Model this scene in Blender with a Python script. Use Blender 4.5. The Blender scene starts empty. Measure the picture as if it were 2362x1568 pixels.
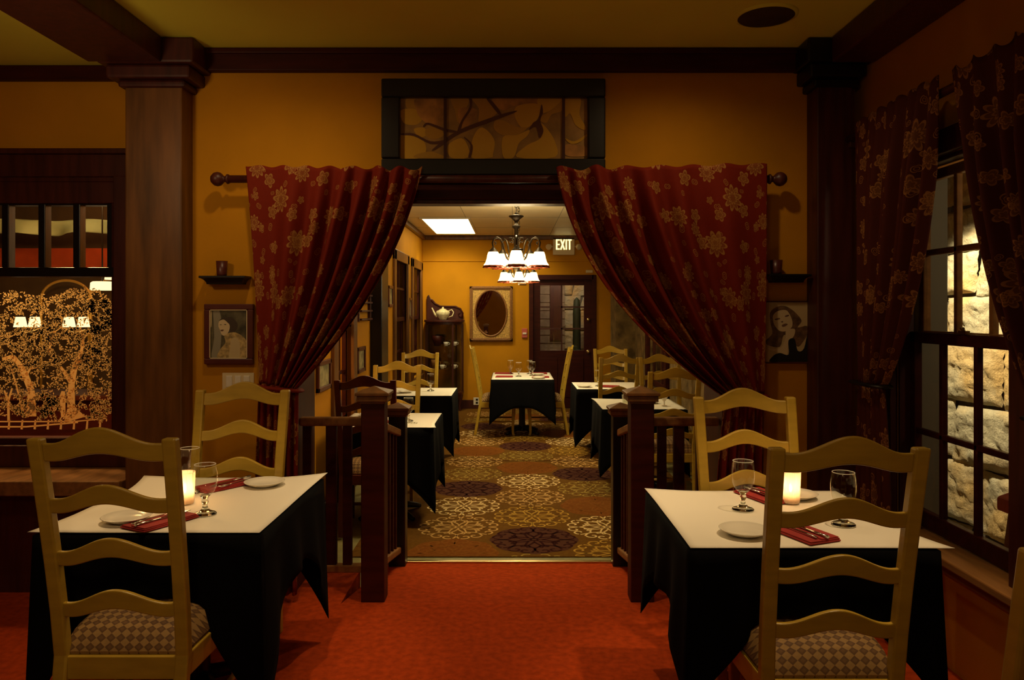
import bpy, math, random
from mathutils import Vector, Matrix, noise
PI = math.pi
sc = bpy.context.scene
col = sc.collection
F, CX, HY, EYE = 1750.0, 1181.0, 712.0, 1.48     # focal length in photo pixels, vanishing point, eye height (m)
LOW = -0.13                                       # floor of the back dining room

def P(px, py, Y):
    """photo measurement at depth Y (metres) -> world point"""
    return Vector(((px - CX) / F * Y, Y, EYE - (py - HY) / F * Y))

# ------------------------------------------------------------------ materials
def new_mat(name):
    m = bpy.data.materials.new(name); m.use_nodes = True
    nt = m.node_tree
    return m, nt, nt.nodes['Principled BSDF']

def mat(name, rgb, rough=0.6, metal=0.0, var=0.0, scale=8.0, bump=0.0, bscale=40.0, stretch=(1, 1, 1), spec=0.4, rgb2=None, emit=None, estr=0.0, coat=0.0):
    m, nt, b = new_mat(name)
    N, L = nt.nodes, nt.links
    b.inputs['Base Color'].default_value = (*rgb, 1)
    b.inputs['Roughness'].default_value = rough
    b.inputs['Metallic'].default_value = metal
    b.inputs['Specular IOR Level'].default_value = spec
    b.inputs['Coat Weight'].default_value = coat
    if emit:
        b.inputs['Emission Color'].default_value = (*emit, 1)
        b.inputs['Emission Strength'].default_value = estr
    if var or bump or rgb2:
        tc = N.new('ShaderNodeTexCoord'); mp = N.new('ShaderNodeMapping')
        mp.inputs['Scale'].default_value = stretch
        L.new(tc.outputs['Object'], mp.inputs['Vector'])
    if var or rgb2:
        nz = N.new('ShaderNodeTexNoise'); nz.inputs['Scale'].default_value = scale; nz.inputs['Detail'].default_value = 5
        L.new(mp.outputs['Vector'], nz.inputs['Vector'])
        cr = N.new('ShaderNodeValToRGB')
        lo = rgb2 if rgb2 else tuple(c * (1 - var) for c in rgb)
        hi = rgb if rgb2 else tuple(min(1, c * (1 + var)) for c in rgb)
        cr.color_ramp.elements[0].color = (*lo, 1); cr.color_ramp.elements[1].color = (*hi, 1)
        cr.color_ramp.elements[0].position = 0.3; cr.color_ramp.elements[1].position = 0.7
        L.new(nz.outputs['Fac'], cr.inputs['Fac']); L.new(cr.outputs['Color'], b.inputs['Base Color'])
    if bump:
        n2 = N.new('ShaderNodeTexNoise'); n2.inputs['Scale'].default_value = bscale; n2.inputs['Detail'].default_value = 4
        L.new(mp.outputs['Vector'], n2.inputs['Vector'])
        bp = N.new('ShaderNodeBump'); bp.inputs['Strength'].default_value = bump; bp.inputs['Distance'].default_value = 0.02
        L.new(n2.outputs['Fac'], bp.inputs['Height']); L.new(bp.outputs['Normal'], b.inputs['Normal'])
    return m

def mnode(nt, op, a, b=None, c=None):
    n = nt.nodes.new('ShaderNodeMath'); n.operation = op
    for i, x in enumerate((a, b, c)):
        if x is None: continue
        if isinstance(x, (int, float)): n.inputs[i].default_value = x
        else: nt.links.new(x, n.inputs[i])
    return n.outputs[0]

def mixc(nt, fac, c1, c2):
    n = nt.nodes.new('ShaderNodeMix'); n.data_type = 'RGBA'
    for k, x in ((0, fac), (6, c1), (7, c2)):
        if isinstance(x, tuple): n.inputs[k].default_value = (*x, 1)
        elif isinstance(x, (int, float)): n.inputs[k].default_value = x
        else: nt.links.new(x, n.inputs[k])
    return n.outputs[2]

def flower_layer(nt, uv, scale, petals, r_in, seed, rand=0.75):
    """one layer of scattered flower heads: returns (fill mask, outline mask)"""
    N, L = nt.nodes, nt.links
    mp = N.new('ShaderNodeMapping'); mp.inputs['Scale'].default_value = (scale,) * 3; mp.inputs['Location'].default_value = (seed, seed * 1.7, 0)
    L.new(uv, mp.inputs['Vector'])
    vo = N.new('ShaderNodeTexVoronoi'); vo.voronoi_dimensions = '2D'; vo.inputs['Scale'].default_value = 1; vo.inputs['Randomness'].default_value = rand
    L.new(mp.outputs['Vector'], vo.inputs['Vector'])
    sub = N.new('ShaderNodeVectorMath'); sub.operation = 'SUBTRACT'
    L.new(mp.outputs['Vector'], sub.inputs[0]); L.new(vo.outputs['Position'], sub.inputs[1])
    sx = N.new('ShaderNodeSeparateXYZ'); L.new(sub.outputs[0], sx.inputs[0])
    ang = mnode(nt, 'ARCTAN2', sx.outputs[1], sx.outputs[0])
    sc_ = N.new('ShaderNodeSeparateColor'); L.new(vo.outputs['Color'], sc_.inputs[0])
    ang = mnode(nt, 'ADD', ang, mnode(nt, 'MULTIPLY', sc_.outputs[0], 6.28))
    pet = mnode(nt, 'ABSOLUTE', mnode(nt, 'SINE', mnode(nt, 'MULTIPLY', ang, petals / 2)))
    size = mnode(nt, 'ADD', 0.55, mnode(nt, 'MULTIPLY', sc_.outputs[1], 0.6))
    rad = mnode(nt, 'MULTIPLY', size, mnode(nt, 'ADD', r_in, mnode(nt, 'MULTIPLY', pet, r_in * 0.75)))
    d = mnode(nt, 'DIVIDE', vo.outputs['Distance'], rad)
    fill = mnode(nt, 'LESS_THAN', d, 1.0)
    line = mnode(nt, 'MULTIPLY', fill, mnode(nt, 'GREATER_THAN', d, 0.8))
    centre = mnode(nt, 'MULTIPLY', mnode(nt, 'LESS_THAN', d, 0.5), mnode(nt, 'GREATER_THAN', d, 0.36))
    return fill, mnode(nt, 'MAXIMUM', line, centre)

def curtain_mat(name, base, tan, k=1.0):
    m, nt, b = new_mat(name)
    N, L = nt.nodes, nt.links
    uv = N.new('ShaderNodeUVMap').outputs[0]
    f1, l1 = flower_layer(nt, uv, 4.1 * k, 9, 0.155, 0.3)
    f2, l2 = flower_layer(nt, uv, 5.6 * k, 5, 0.13, 7.1)
    f3, l3 = flower_layer(nt, uv, 7.6 * k, 2, 0.10, 13.7, 1.0)
    nz = N.new('ShaderNodeTexNoise'); nz.inputs['Scale'].default_value = 60; L.new(uv, nz.inputs['Vector'])
    c = mixc(nt, mnode(nt, 'MULTIPLY', f1, 0.28), base, tan)
    c = mixc(nt, mnode(nt, 'MULTIPLY', l1, 0.8), c, tan)
    c = mixc(nt, mnode(nt, 'MULTIPLY', f2, 0.32), c, tan)
    c = mixc(nt, mnode(nt, 'MULTIPLY', l2, 0.75), c, tan)
    c = mixc(nt, mnode(nt, 'MULTIPLY', l3, 0.8), c, tan)
    c = mixc(nt, mnode(nt, 'MULTIPLY', nz.outputs['Fac'], 0.25), c, tuple(x * 0.3 for x in base))
    L.new(c, b.inputs['Base Color'])
    b.inputs['Roughness'].default_value = 0.75
    b.inputs['Specular IOR Level'].default_value = 0.12
    return m

def seat_mat():
    m, nt, b = new_mat('woven seat fabric')
    N, L = nt.nodes, nt.links
    tc = N.new('ShaderNodeTexCoord'); sx = N.new('ShaderNodeSeparateXYZ'); L.new(tc.outputs['Object'], sx.inputs[0])
    u = mnode(nt, 'MULTIPLY', sx.outputs[0], 31)
    vv = mnode(nt, 'MULTIPLY', mnode(nt, 'ADD', sx.outputs[1], mnode(nt, 'MULTIPLY', sx.outputs[2], 0.9)), 33)
    fx = mnode(nt, 'ABSOLUTE', mnode(nt, 'SUBTRACT', mnode(nt, 'FRACT', u), 0.5))
    fy = mnode(nt, 'ABSOLUTE', mnode(nt, 'SUBTRACT', mnode(nt, 'FRACT', vv), 0.5))
    band = mnode(nt, 'LESS_THAN', mnode(nt, 'ADD', fx, fy), 0.5)
    chk = mnode(nt, 'LESS_THAN', mnode(nt, 'ADD', fx, fy), 0.25)
    nz = N.new('ShaderNodeTexNoise'); nz.inputs['Scale'].default_value = 90; L.new(tc.outputs['Object'], nz.inputs['Vector'])
    c = mixc(nt, band, (.37, .215, .065), (.125, .058, .018))
    c = mixc(nt, mnode(nt, 'MULTIPLY', chk, 0.35), c, (.27, .14, .04))
    c = mixc(nt, mnode(nt, 'MULTIPLY', nz.outputs['Fac'], 0.4), c, (.1, .05, .02))
    L.new(c, b.inputs['Base Color']); b.inputs['Roughness'].default_value = 0.8
    return m

def glass_mat(name, tint=(1, 1, 1), edge=0.5, base=0.04, rough=0.02, gloss=(1, 1, 1)):
    """thin clear glass: see-through face-on, mirror-like at grazing angles"""
    m, nt, b = new_mat(name); N, L = nt.nodes, nt.links
    N.remove(b); out = N['Material Output']
    tr = N.new('ShaderNodeBsdfTransparent'); tr.inputs[0].default_value = (*tint, 1)
    gl = N.new('ShaderNodeBsdfGlossy'); gl.inputs['Roughness'].default_value = rough; gl.inputs[0].default_value = (*gloss, 1)
    lw = N.new('ShaderNodeLayerWeight'); lw.inputs['Blend'].default_value = 0.35
    f = mnode(nt, 'ADD', base, mnode(nt, 'MULTIPLY', mnode(nt, 'POWER', lw.outputs['Facing'], 2.0), edge))
    mx = N.new('ShaderNodeMixShader'); L.new(f, mx.inputs[0]); L.new(tr.outputs[0], mx.inputs[1]); L.new(gl.outputs[0], mx.inputs[2])
    L.new(mx.outputs[0], out.inputs[0])
    return m

def frosted_mat(name, rgb, trans=0.5, clear=0.0, emit=0.0, ecol=None):
    m, nt, b = new_mat(name); N, L = nt.nodes, nt.links
    N.remove(b); out = N['Material Output']
    df = N.new('ShaderNodeBsdfDiffuse'); df.inputs[0].default_value = (*rgb, 1)
    tl = N.new('ShaderNodeBsdfTranslucent'); tl.inputs[0].default_value = (*rgb, 1)
    mx = N.new('ShaderNodeMixShader'); mx.inputs[0].default_value = trans
    L.new(df.outputs[0], mx.inputs[1]); L.new(tl.outputs[0], mx.inputs[2]); last = mx.outputs[0]
    if clear:
        tr = N.new('ShaderNodeBsdfTransparent'); m2 = N.new('ShaderNodeMixShader'); m2.inputs[0].default_value = clear
        L.new(last, m2.inputs[1]); L.new(tr.outputs[0], m2.inputs[2]); last = m2.outputs[0]
    if emit:
        em = N.new('ShaderNodeEmission'); em.inputs[0].default_value = (*(ecol or rgb), 1); em.inputs[1].default_value = emit
        ad = N.new('ShaderNodeAddShader'); L.new(last, ad.inputs[0]); L.new(em.outputs[0], ad.inputs[1]); last = ad.outputs[0]
    L.new(last, out.inputs[0])
    return m

def emis_mat(name, rgb, s):
    return mat(name, (0.02, 0.02, 0.02), emit=rgb, estr=s)

def stone_mat():
    m, nt, b = new_mat('rough golden stone'); N, L = nt.nodes, nt.links
    tc = N.new('ShaderNodeTexCoord')
    n1 = N.new('ShaderNodeTexNoise'); n1.inputs['Scale'].default_value = 2.2; n1.inputs['Detail'].default_value = 3; L.new(tc.outputs['Object'], n1.inputs['Vector'])
    n2 = N.new('ShaderNodeTexNoise'); n2.inputs['Scale'].default_value = 22; n2.inputs['Detail'].default_value = 8; n2.inputs['Roughness'].default_value = 0.65; L.new(tc.outputs['Object'], n2.inputs['Vector'])
    cr = N.new('ShaderNodeValToRGB'); L.new(n1.outputs['Fac'], cr.inputs['Fac'])
    cr.color_ramp.elements[0].color = (.60, .55, .40, 1); cr.color_ramp.elements[1].color = (.76, .52, .22, 1)
    cr.color_ramp.elements[0].position = .42; cr.color_ramp.elements[1].position = .6
    c = mixc(nt, mnode(nt, 'MULTIPLY', n2.outputs['Fac'], 0.45), cr.outputs['Color'], (.2, .14, .07))
    L.new(c, b.inputs['Base Color']); b.inputs['Roughness'].default_value = 0.9
    bp = N.new('ShaderNodeBump'); bp.inputs['Strength'].default_value = 0.9; bp.inputs['Distance'].default_value = 0.035
    L.new(n2.outputs['Fac'], bp.inputs['Height']); L.new(bp.outputs['Normal'], b.inputs['Normal'])
    return m

M = {}
M['wall'] = mat('ochre plaster wall', (.52, .225, .006), .8, spec=.15, var=.07, scale=3, bump=.04, bscale=60)
M['ceil'] = mat('cream ceiling paint', (.74, .72, .075), .8, var=.04, scale=2)
M['ceil2'] = mat('white ceiling tile', (.72, .60, .38), .45, var=.05, scale=3)
M['dark'] = mat('dark mahogany', (.060, .012, .007), .42, var=.35, scale=5, stretch=(6, 6, .6))
M['trim'] = mat('red mahogany trim', (.046, .0062, .0028), .5, spec=.18, var=.3, scale=5, stretch=(.7, 6, 6))
M['column'] = mat('mahogany column veneer', (.140, .055, .012), .38, var=.45, scale=4, stretch=(4, 4, .5))
M['black'] = mat('black painted wood', (.008, .006, .006), .35)
M['chair'] = mat('honey painted chair wood', (.42, .265, .028), .38, var=.10, scale=5, stretch=(2, 2, 8), coat=.1)
M['chairdark'] = mat('maroon stained chair wood', (.085, .018, .012), .35, var=.25, scale=5)
M['seat'] = seat_mat()
M['curtain'] = curtain_mat('red floral curtain fabric', (.175, .0145, .004), (.40, .20, .05))
M['curtain2'] = curtain_mat('brown floral curtain fabric', (.075, .014, .006), (.36, .16, .045), 1.15)
M['carpet'] = mat('brick red carpet', (.36, .043, .006), .95, spec=.05, var=.22, scale=30, bump=.3, bscale=300)
M['paper'] = mat('white table paper', (.80, .74, .62), .75, bump=.03, bscale=14)
M['cloth'] = mat('black tablecloth', (.0025, .0022, .0025), .95, spec=.08)
M['china'] = mat('glazed white china', (.78, .72, .60), .18)
M['napkin'] = mat('red cotton napkin', (.31, .022, .018), .8, var=.12, scale=20)
M['steel'] = mat('stainless steel', (.62, .58, .52), .18, metal=1)
M['glass'] = glass_mat('clear stemware glass', (.94, .945, .90), .45, .035)
M['pane'] = glass_mat('window pane glass', (.95, .95, .93), .5, .03)
M['water'] = glass_mat('water surface', (.93, .95, .93), .6, .06)
M['votive'] = frosted_mat('ribbed frosted votive glass', (.96, .84, .70), .6, .25)
M['wax'] = mat('candle wax', (.9, .75, .5), .5)
M['flame'] = emis_mat('candle flame', (1, .62, .22), 30)
M['solidglass'] = mat('solid pressed glass', (.93, .95, .88), .02)
M['solidglass'].node_tree.nodes['Principled BSDF'].inputs['Transmission Weight'].default_value = 1.0
M['bronze'] = mat('aged bronze', (.035, .022, .01), .45, metal=.5, var=.3, scale=20)
M['gilt'] = mat('gilded moulding', (.50, .30, .08), .45, metal=.3, var=.45, scale=45, bump=.3, bscale=70)
M['giltbrown'] = mat('brown gilded edge', (.22, .09, .02), .4, var=.4, scale=60, bump=.3, bscale=120)
M['mirror'] = mat('mirror silver', (.8, .8, .8), .02, metal=1)
M['shade'] = frosted_mat('lit opal glass shade', (.9, .75, .5), .6, 0, 1.3, (1, .80, .48))
M['shaderim'] = mat('amber jewelled shade rim', (.25, .05, .02), .3, var=.7, scale=60)
M['bulb'] = emis_mat('lamp bulb', (1, .78, .45), 30)
M['ivory'] = mat('ivory plastic', (.70, .56, .33), .4)
M['exit'] = emis_mat('lit exit letters', (1, .80, .32), 1.1)
M['panel'] = emis_mat('lit ceiling lens', (1, .84, .46), 2.4)
M['olive'] = mat('olive floor tile', (.22, .19, .07), .5, var=.2, scale=10)
M['brass'] = mat('satin brass', (.6, .45, .2), .3, metal=1)
M['stone'] = stone_mat()
M['mortar'] = mat('dark mortar', (.14, .12, .09), .95)
M['greyjamb'] = mat('grey painted jamb', (.26, .23, .16), .7)
M['redpaint'] = mat('red painted cap', (.50, .10, .075), .5)
M['brownpaint'] = mat('brown painted box', (.22, .10, .06), .6)
M['ledge'] = mat('warm brown sill wood', (.25, .11, .03), .6, spec=.15, var=.25, scale=6, stretch=(5, .6, 5))
M['etch'] = frosted_mat('etched frosted glass', (.90, .62, .28), .5)
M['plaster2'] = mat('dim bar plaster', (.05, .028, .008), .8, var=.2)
M['redband'] = mat('red lacquer band', (.40, .06, .015), .4, var=.3, scale=3)
M['drape'] = mat('pale green drape', (.42, .45, .22), .8, var=.3, scale=3)
M['neon'] = emis_mat('lit bar lamp shade', (1, .74, .36), 1.1)
M['siding'] = mat('grey brown siding', (.22, .16, .11), .8, var=.2, scale=8)
M['leaf'] = mat('dark green foliage', (.010, .020, .006), .7, var=.5, scale=30)
M['teapot'] = mat('cream glazed teapot', (.75, .66, .38), .2, var=.25, scale=30)
M['gold'] = mat('gold painted arch', (.55, .32, .06), .4, metal=.4)

# ------------------------------------------------------------------ mesh builder
class MB:
    def __init__(s): s.v = []; s.f = []; s.m = []; s.s = []; s.uv = {}
    def add(s, vs, fs, mi=0, smooth=False, uvs=None):
        o = len(s.v); s.v += [tuple(v) for v in vs]
        for k, f in enumerate(fs):
            s.f.append(tuple(i + o for i in f)); s.m.append(mi); s.s.append(smooth)
            if uvs: s.uv[len(s.f) - 1] = [uvs[i] for i in f]
        return s
    def box(s, x0, x1, y0, y1, z0, z1, mi=0, M4=None):
        vs = [(x, y, z) for x in (x0, x1) for y in (y0, y1) for z in (z0, z1)]
        if M4: vs = [M4 @ Vector(v) for v in vs]
        return s.add(vs, [(0, 1, 3, 2), (4, 6, 7, 5), (0, 4, 5, 1), (2, 3, 7, 6), (0, 2, 6, 4), (1, 5, 7, 3)], mi)
    def lathe(s, prof, n=24, c=(0, 0, 0), mi=0, smooth=True, rmod=None, M4=None):
        vs = []; fs = []
        for k, (r, z) in enumerate(prof):
            for i in range(n):
                a = 2 * PI * i / n
                rr = r * (rmod(a, k / max(1, len(prof) - 1)) if rmod else 1)
                v = Vector((rr * math.cos(a), rr * math.sin(a), z))
                if M4: v = M4 @ v
                vs.append(v + Vector(c))
        for k in range(len(prof) - 1):
            for i in range(n):
                j = (i + 1) % n
                fs.append((k * n + i, k * n + j, (k + 1) * n + j, (k + 1) * n + i))
        s.add(vs, fs, mi, smooth)
        for k, rev in ((0, True), (len(prof) - 1, False)):
            if prof[k][0] > 1e-4:
                pass
        return s
    def disc(s, r, z, n=24, c=(0, 0, 0), mi=0, up=True):
        vs = [(c[0] + r * math.cos(2 * PI * i / n), c[1] + r * math.sin(2 * PI * i / n), c[2] + z) for i in range(n)]
        return s.add(vs, [tuple(range(n)) if up else tuple(reversed(range(n)))], mi)
    def tube(s, path, r, n=10, mi=0, caps=True, flat=None):
        path = [Vector(p) for p in path]; m = len(path)
        rs = r if isinstance(r, (list, tuple)) else [r] * m
        t0 = (path[1] - path[0]).normalized()
        ref = Vector((0, 0, 1)) if abs(t0.z) < .9 else Vector((1, 0, 0))
        nx = t0.cross(ref).normalized(); vs = []; fs = []
        for k in range(m):
            t = (path[min(k + 1, m - 1)] - path[max(k - 1, 0)]).normalized()
            nx = (nx - t * nx.dot(t)).normalized(); ny = t.cross(nx)
            for i in range(n):
                a = 2 * PI * i / n
                vs.append(path[k] + nx * rs[k] * math.cos(a) + ny * rs[k] * math.sin(a) * (flat or 1))
        for k in range(m - 1):
            for i in range(n):
                j = (i + 1) % n
                fs.append((k * n + i, k * n + j, (k + 1) * n + j, (k + 1) * n + i))
        s.add(vs, fs, mi, True)
        if caps:
            o = len(s.v) - m * n
            s.f.append(tuple(o + i for i in reversed(range(n)))); s.m.append(mi); s.s.append(False)
            s.f.append(tuple(o + (m - 1) * n + i for i in range(n))); s.m.append(mi); s.s.append(False)
        return s
    def rsweep(s, secs, mi=0):
        """secs: list of (centre, wx, wy) rectangular sections stacked along z"""
        vs = []; fs = []
        for c, wx, wy in secs:
            for dx, dy in ((-1, -1), (1, -1), (1, 1), (-1, 1)):
                vs.append((c[0] + dx * wx / 2, c[1] + dy * wy / 2, c[2]))
        m = len(secs)
        for k in range(m - 1):
            for i in range(4):
                j = (i + 1) % 4
                fs.append((k * 4 + i, k * 4 + j, k * 4 + 4 + j, k * 4 + 4 + i))
        fs.append((3, 2, 1, 0)); fs.append(tuple((m - 1) * 4 + i for i in range(4)))
        return s.add(vs, fs, mi)
    def prism(s, poly, d0, d1, f, mi=0):
        """poly 2-D outline (ccw), extruded from d0 to d1; f(a,b,d)->xyz"""
        n = len(poly)
        vs = [f(a, b, d0) for a, b in poly] + [f(a, b, d1) for a, b in poly]
        fs = [tuple(reversed(range(n))), tuple(range(n, 2 * n))] + [(i, (i + 1) % n, n + (i + 1) % n, n + i) for i in range(n)]
        return s.add(vs, fs, mi)
    def grid(s, nu, nv, f, mi=0, smooth=True, uvf=None, wrap=False):
        vs = [f(i / nu, j / nv) for j in range(nv + 1) for i in range(nu + 1)]
        uv = [uvf(i / nu, j / nv) for j in range(nv + 1) for i in range(nu + 1)] if uvf else None
        W = nu + 1
        fs = [(j * W + i, j * W + i + 1, (j + 1) * W + i + 1, (j + 1) * W + i) for j in range(nv) for i in range(nu)]
        return s.add(vs, fs, mi, smooth, uv)
    def build(s, name, mats, parent=None, bevel=0, solid=0, sub=0, loc=None, rz=0, recalc=True, soff=-1):
        me = bpy.data.meshes.new(name); me.from_pydata(s.v, [], s.f)
        for mm in (mats if isinstance(mats, (list, tuple)) else [mats]):
            me.materials.append(M[mm] if isinstance(mm, str) else mm)
        me.polygons.foreach_set('material_index', s.m)
        me.polygons.foreach_set('use_smooth', s.s)
        if s.uv:
            ul = me.uv_layers.new(name='UVMap')
            for pi, u in s.uv.items():
                for k, li in enumerate(me.polygons[pi].loop_indices): ul.data[li].uv = u[k]
        me.update()
        o = bpy.data.objects.new(name, me); col.objects.link(o)
        if parent: o.parent = parent
        if loc is not None: o.location = loc
        o.rotation_euler.z = rz
        if sub:
            md = o.modifiers.new('Subdivision', 'SUBSURF'); md.levels = sub; md.render_levels = sub
        if bevel:
            md = o.modifiers.new('Bevel', 'BEVEL'); md.width = bevel; md.segments = 2; md.limit_method = 'ANGLE'; md.angle_limit = .7
        if solid:
            md = o.modifiers.new('Solidify', 'SOLIDIFY'); md.thickness = solid; md.offset = soff
        return o

def tag(o, label, cat, group=None, kind=None):
    o['label'] = label
    if cat: o['category'] = cat
    if group: o['group'] = group
    if kind: o['kind'] = kind
    return o
def thing(name, label, cat, loc=(0, 0, 0), rz=0, group=None):
    o = bpy.data.objects.new(name, None); col.objects.link(o); o.empty_display_size = .1
    o.location = loc; o.rotation_euler.z = rz
    return tag(o, label, cat, group)
def struct(mb, name, mats, **k):
    o = mb.build(name, mats, **k); o['kind'] = 'structure'; return o
def kids(o): return [c for c in bpy.data.objects if c.parent == o]
def copy_tree(o, parent=None):
    c = o.copy(); col.objects.link(c)
    if parent: c.parent = parent
    for ch in kids(o): copy_tree(ch, c)
    return c
def dup(src, loc, rz, label, group=None):
    c = copy_tree(src); c.location = loc; c.rotation_euler.z = rz; c['label'] = label
    if group: c['group'] = group
    return c
def lerp(a, b, t): return a + (b - a) * t
# ================================================================== THE ROOM SHELL
WY, WT = 3.98, .36               # dividing wall: front face and thickness
CH, CH2 = 2.83, 2.66             # ceiling heights front / back
LX, RX = -1.44, 1.85             # side walls of the back room
FY = 12.25                       # far wall
LWY = 4.25                       # recessed wall left of the column
JL, JR = -1.15, 1.12             # opening jambs
OH = 2.05                        # opening head

mb = MB(); mb.box(-4.6, 2.0, -2.2, 3.80, -.12, 0)
mb.box(-4.6, -.86, 3.80, 4.30, -.12, 0); mb.box(.88, 2.0, 3.80, 4.30, -.12, 0)
struct(mb, 'floor', 'carpet')
mb = MB()
mb.box(LX - .1, RX + .2, 4.32, FY + .1, LOW - .1, LOW - .006)
struct(mb, 'floor', 'olive')
mb = MB(); mb.box(-4.6, 2.0, -2.2, LWY + .2, CH, CH + .1)
struct(mb, 'ceiling', 'ceil')
mb = MB(); mb.box(LX - .1, RX + .2, WY + .09, FY + .1, CH2, CH2 + .1)
# fine tile joints of the back ceiling
for y in (6.2, 7.4, 8.6, 9.8, 11.0):
    mb.box(LX, RX, y, y + .006, CH2 - .002, CH2 + .001, 1)
for x in (-.6, .0, .6, 1.2):
    mb.box(x, x + .006, WY + WT, FY, CH2 - .002, CH2 + .001, 1)
struct(mb, 'ceiling', ['ceil2', 'greyjamb'])

# dividing wall with the wide opening
mb = MB()
mb.box(-1.9, JL, WY, WY + WT, -.12, CH); mb.box(JR, 2.0, WY, WY + WT, -.12, CH)
mb.box(JL, JR, WY, WY + .09, OH, CH)
struct(mb, 'wall_back', 'wall')
# opening lining and head casing
mb = MB()
mb.box(JL, JL + .02, WY - .01, WY + WT + .01, LOW, OH); mb.box(JR - .02, JR, WY - .01, WY + WT + .01, LOW, OH)
mb.box(JL, JR, WY - .01, WY + .10, OH - .02, OH + .001)
struct(mb, 'trim_1', 'dark', bevel=.004)
mb = MB()
mb.box(JL - .11, JR + .11, WY - .03, WY - .001, OH, OH + .085); mb.box(JL - .12, JR + .12, WY - .045, WY - .001, OH + .085, OH + .112)
mb.box(JL - .11, JL + .0, WY - .03, WY - .001, 0, OH); mb.box(JR, JR + .11, WY - .03, WY - .001, 0, OH)
struct(mb, 'trim_2', 'trim', bevel=.006)
# frieze board under the ceiling
mb = MB()
mb.box(-1.70, 1.55, WY - .05, WY, 2.715, CH); mb.box(-1.70, 1.55, WY - .065, WY, 2.80, CH)
struct(mb, 'trim_3', 'trim', bevel=.006)
mb = MB(); mb.box(-4.6, -1.95, LWY - .05, LWY, 2.75, CH)
struct(mb, 'trim_4', 'trim', bevel=.006)

# boxed column with capital, left
mb = MB()
mb.box(-1.965, -1.675, 3.85, LWY + .2, 0, CH - .05)
mb.box(-1.985, -1.655, 3.83, LWY + .1, 0, .16)
struct(mb, 'trim_5', 'column', bevel=.008)
mb = MB()
pts = [(3.80, 2.60, .0), (3.78, 2.64, .04), (3.78, 2.74, .04), (3.74, 2.75, .06), (3.74, 2.82, .06)]
mb.box(-1.99, -1.65, 3.825, LWY, 2.60, 2.635); mb.box(-2.03, -1.61, 3.785, LWY, 2.635, 2.70); mb.box(-2.06, -1.58, 3.755, LWY, 2.70, CH - .002)
struct(mb, 'trim_6', 'dark', bevel=.012)
# boxed pilaster with capital, right corner
mb = MB()
mb.box(1.545, 1.725, 3.84, WY, 0, CH - .05)
struct(mb, 'trim_7', 'dark', bevel=.006)
mb = MB()
mb.box(1.52, 1.75, 3.815, WY, 2.60, 2.64); mb.box(1.49, 1.77, 3.785, WY, 2.64, 2.71); mb.box(1.47, 1.79, 3.765, WY, 2.71, CH - .002)
struct(mb, 'trim_8', 'black', bevel=.01)
# ceiling beams running towards the viewer
mb = MB(); mb.box(-2.10, -1.735, -2.0, 3.755, 2.70, CH - .001)
struct(mb, 'trim_9', 'dark', bevel=.01)
mb = MB(); mb.box(1.585, 1.80, -2.0, 3.765, 2.70, CH - .001)
struct(mb, 'trim_10', 'dark', bevel=.01)

# right wall with the window hole (Y 2.76..3.54, z .50..2.12)
W0, W1, WZ0, WZ1 = 2.70, 3.54, .49, 2.12
mb = MB()
mb.box(1.80, 2.0, -2.2, W0, 0, CH); mb.box(1.80, 2.0, W1, WY + WT, 0, CH)
mb.box(1.80, 2.0, W0, W1, 0, WZ0); mb.box(1.80, 2.0, W0, W1, WZ1, CH)
struct(mb, 'wall_right', 'wall')
mb = MB(); mb.box(-4.7, -4.6, -2.2, LWY + .2, 0, CH)
struct(mb, 'wall_left', 'wall')
mb = MB(); mb.box(-4.6, 2.0, -2.3, -2.2, 0, CH)
struct(mb, 'wall_rear', 'wall')

# ---- right window: casing, jamb, two sashes
def sash(mb, x, y0, y1, z0, z1, st, rt, rb, vm, hm, t=.035, mw=.026):
    mb.box(x, x + t, y0, y0 + st, z0, z1); mb.box(x, x + t, y1 - st, y1, z0, z1)
    mb.box(x, x + t, y0, y1, z0, z0 + rb); mb.box(x, x + t, y0, y1, z1 - rt, z1)
    for y in vm: mb.box(x + .004, x + t - .004, y - mw / 2, y + mw / 2, z0, z1)
    for z in hm: mb.box(x + .004, x + t - .004, y0, y1, z - mw / 2, z + mw / 2)
mb = MB()
mb.box(1.765, 1.80, W1, W1 + .10, WZ0, WZ1 + .10); mb.box(1.765, 1.80, W0 - .10, W0, WZ0, WZ1 + .10)
mb.box(1.765, 1.80, W0, W1, WZ1, WZ1 + .10)
mb.box(1.80, 1.87, W1 - .02, W1, WZ0, WZ1); mb.box(1.80, 1.87, W0, W0 + .02, WZ0, WZ1); mb.box(1.80, 1.87, W0, W1, WZ1 - .02, WZ1)
win = struct(mb, 'window_1', 'dark', bevel=.005)
mb = MB(); sash(mb, 1.845, W0 + .02, W1 - .02, WZ0 + .01, 1.375, .045, .05, .075, (3.03, 3.275), (.925,))
struct(mb, 'sash', 'trim', parent=win, bevel=.005)
mb = MB(); sash(mb, 1.885, W0 + .02, W1 - .02, 1.335, WZ1 - .02, .045, .045, .045, (2.995, 3.235), (1.735,))
struct(mb, 'sash', 'ledge', parent=win, bevel=.005)
mb = MB(); mb.box(1.862, 1.864, W0 + .05, W1 - .05, WZ0 + .05, 1.35); mb.box(1.902, 1.904, W0 + .05, W1 - .05, 1.36, WZ1 - .05)
struct(mb, 'pane', 'pane', parent=win)
mb = MB(); mb.box(1.70, 1.86, W0 - .12, W1 + .12, WZ0 - .03, WZ0 + .004); mb.box(1.775, 1.80, W0 - .1, W1 + .1, WZ0 - .10, WZ0 - .03)
struct(mb, 'window_sill', 'ledge', parent=win, bevel=.006)
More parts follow.
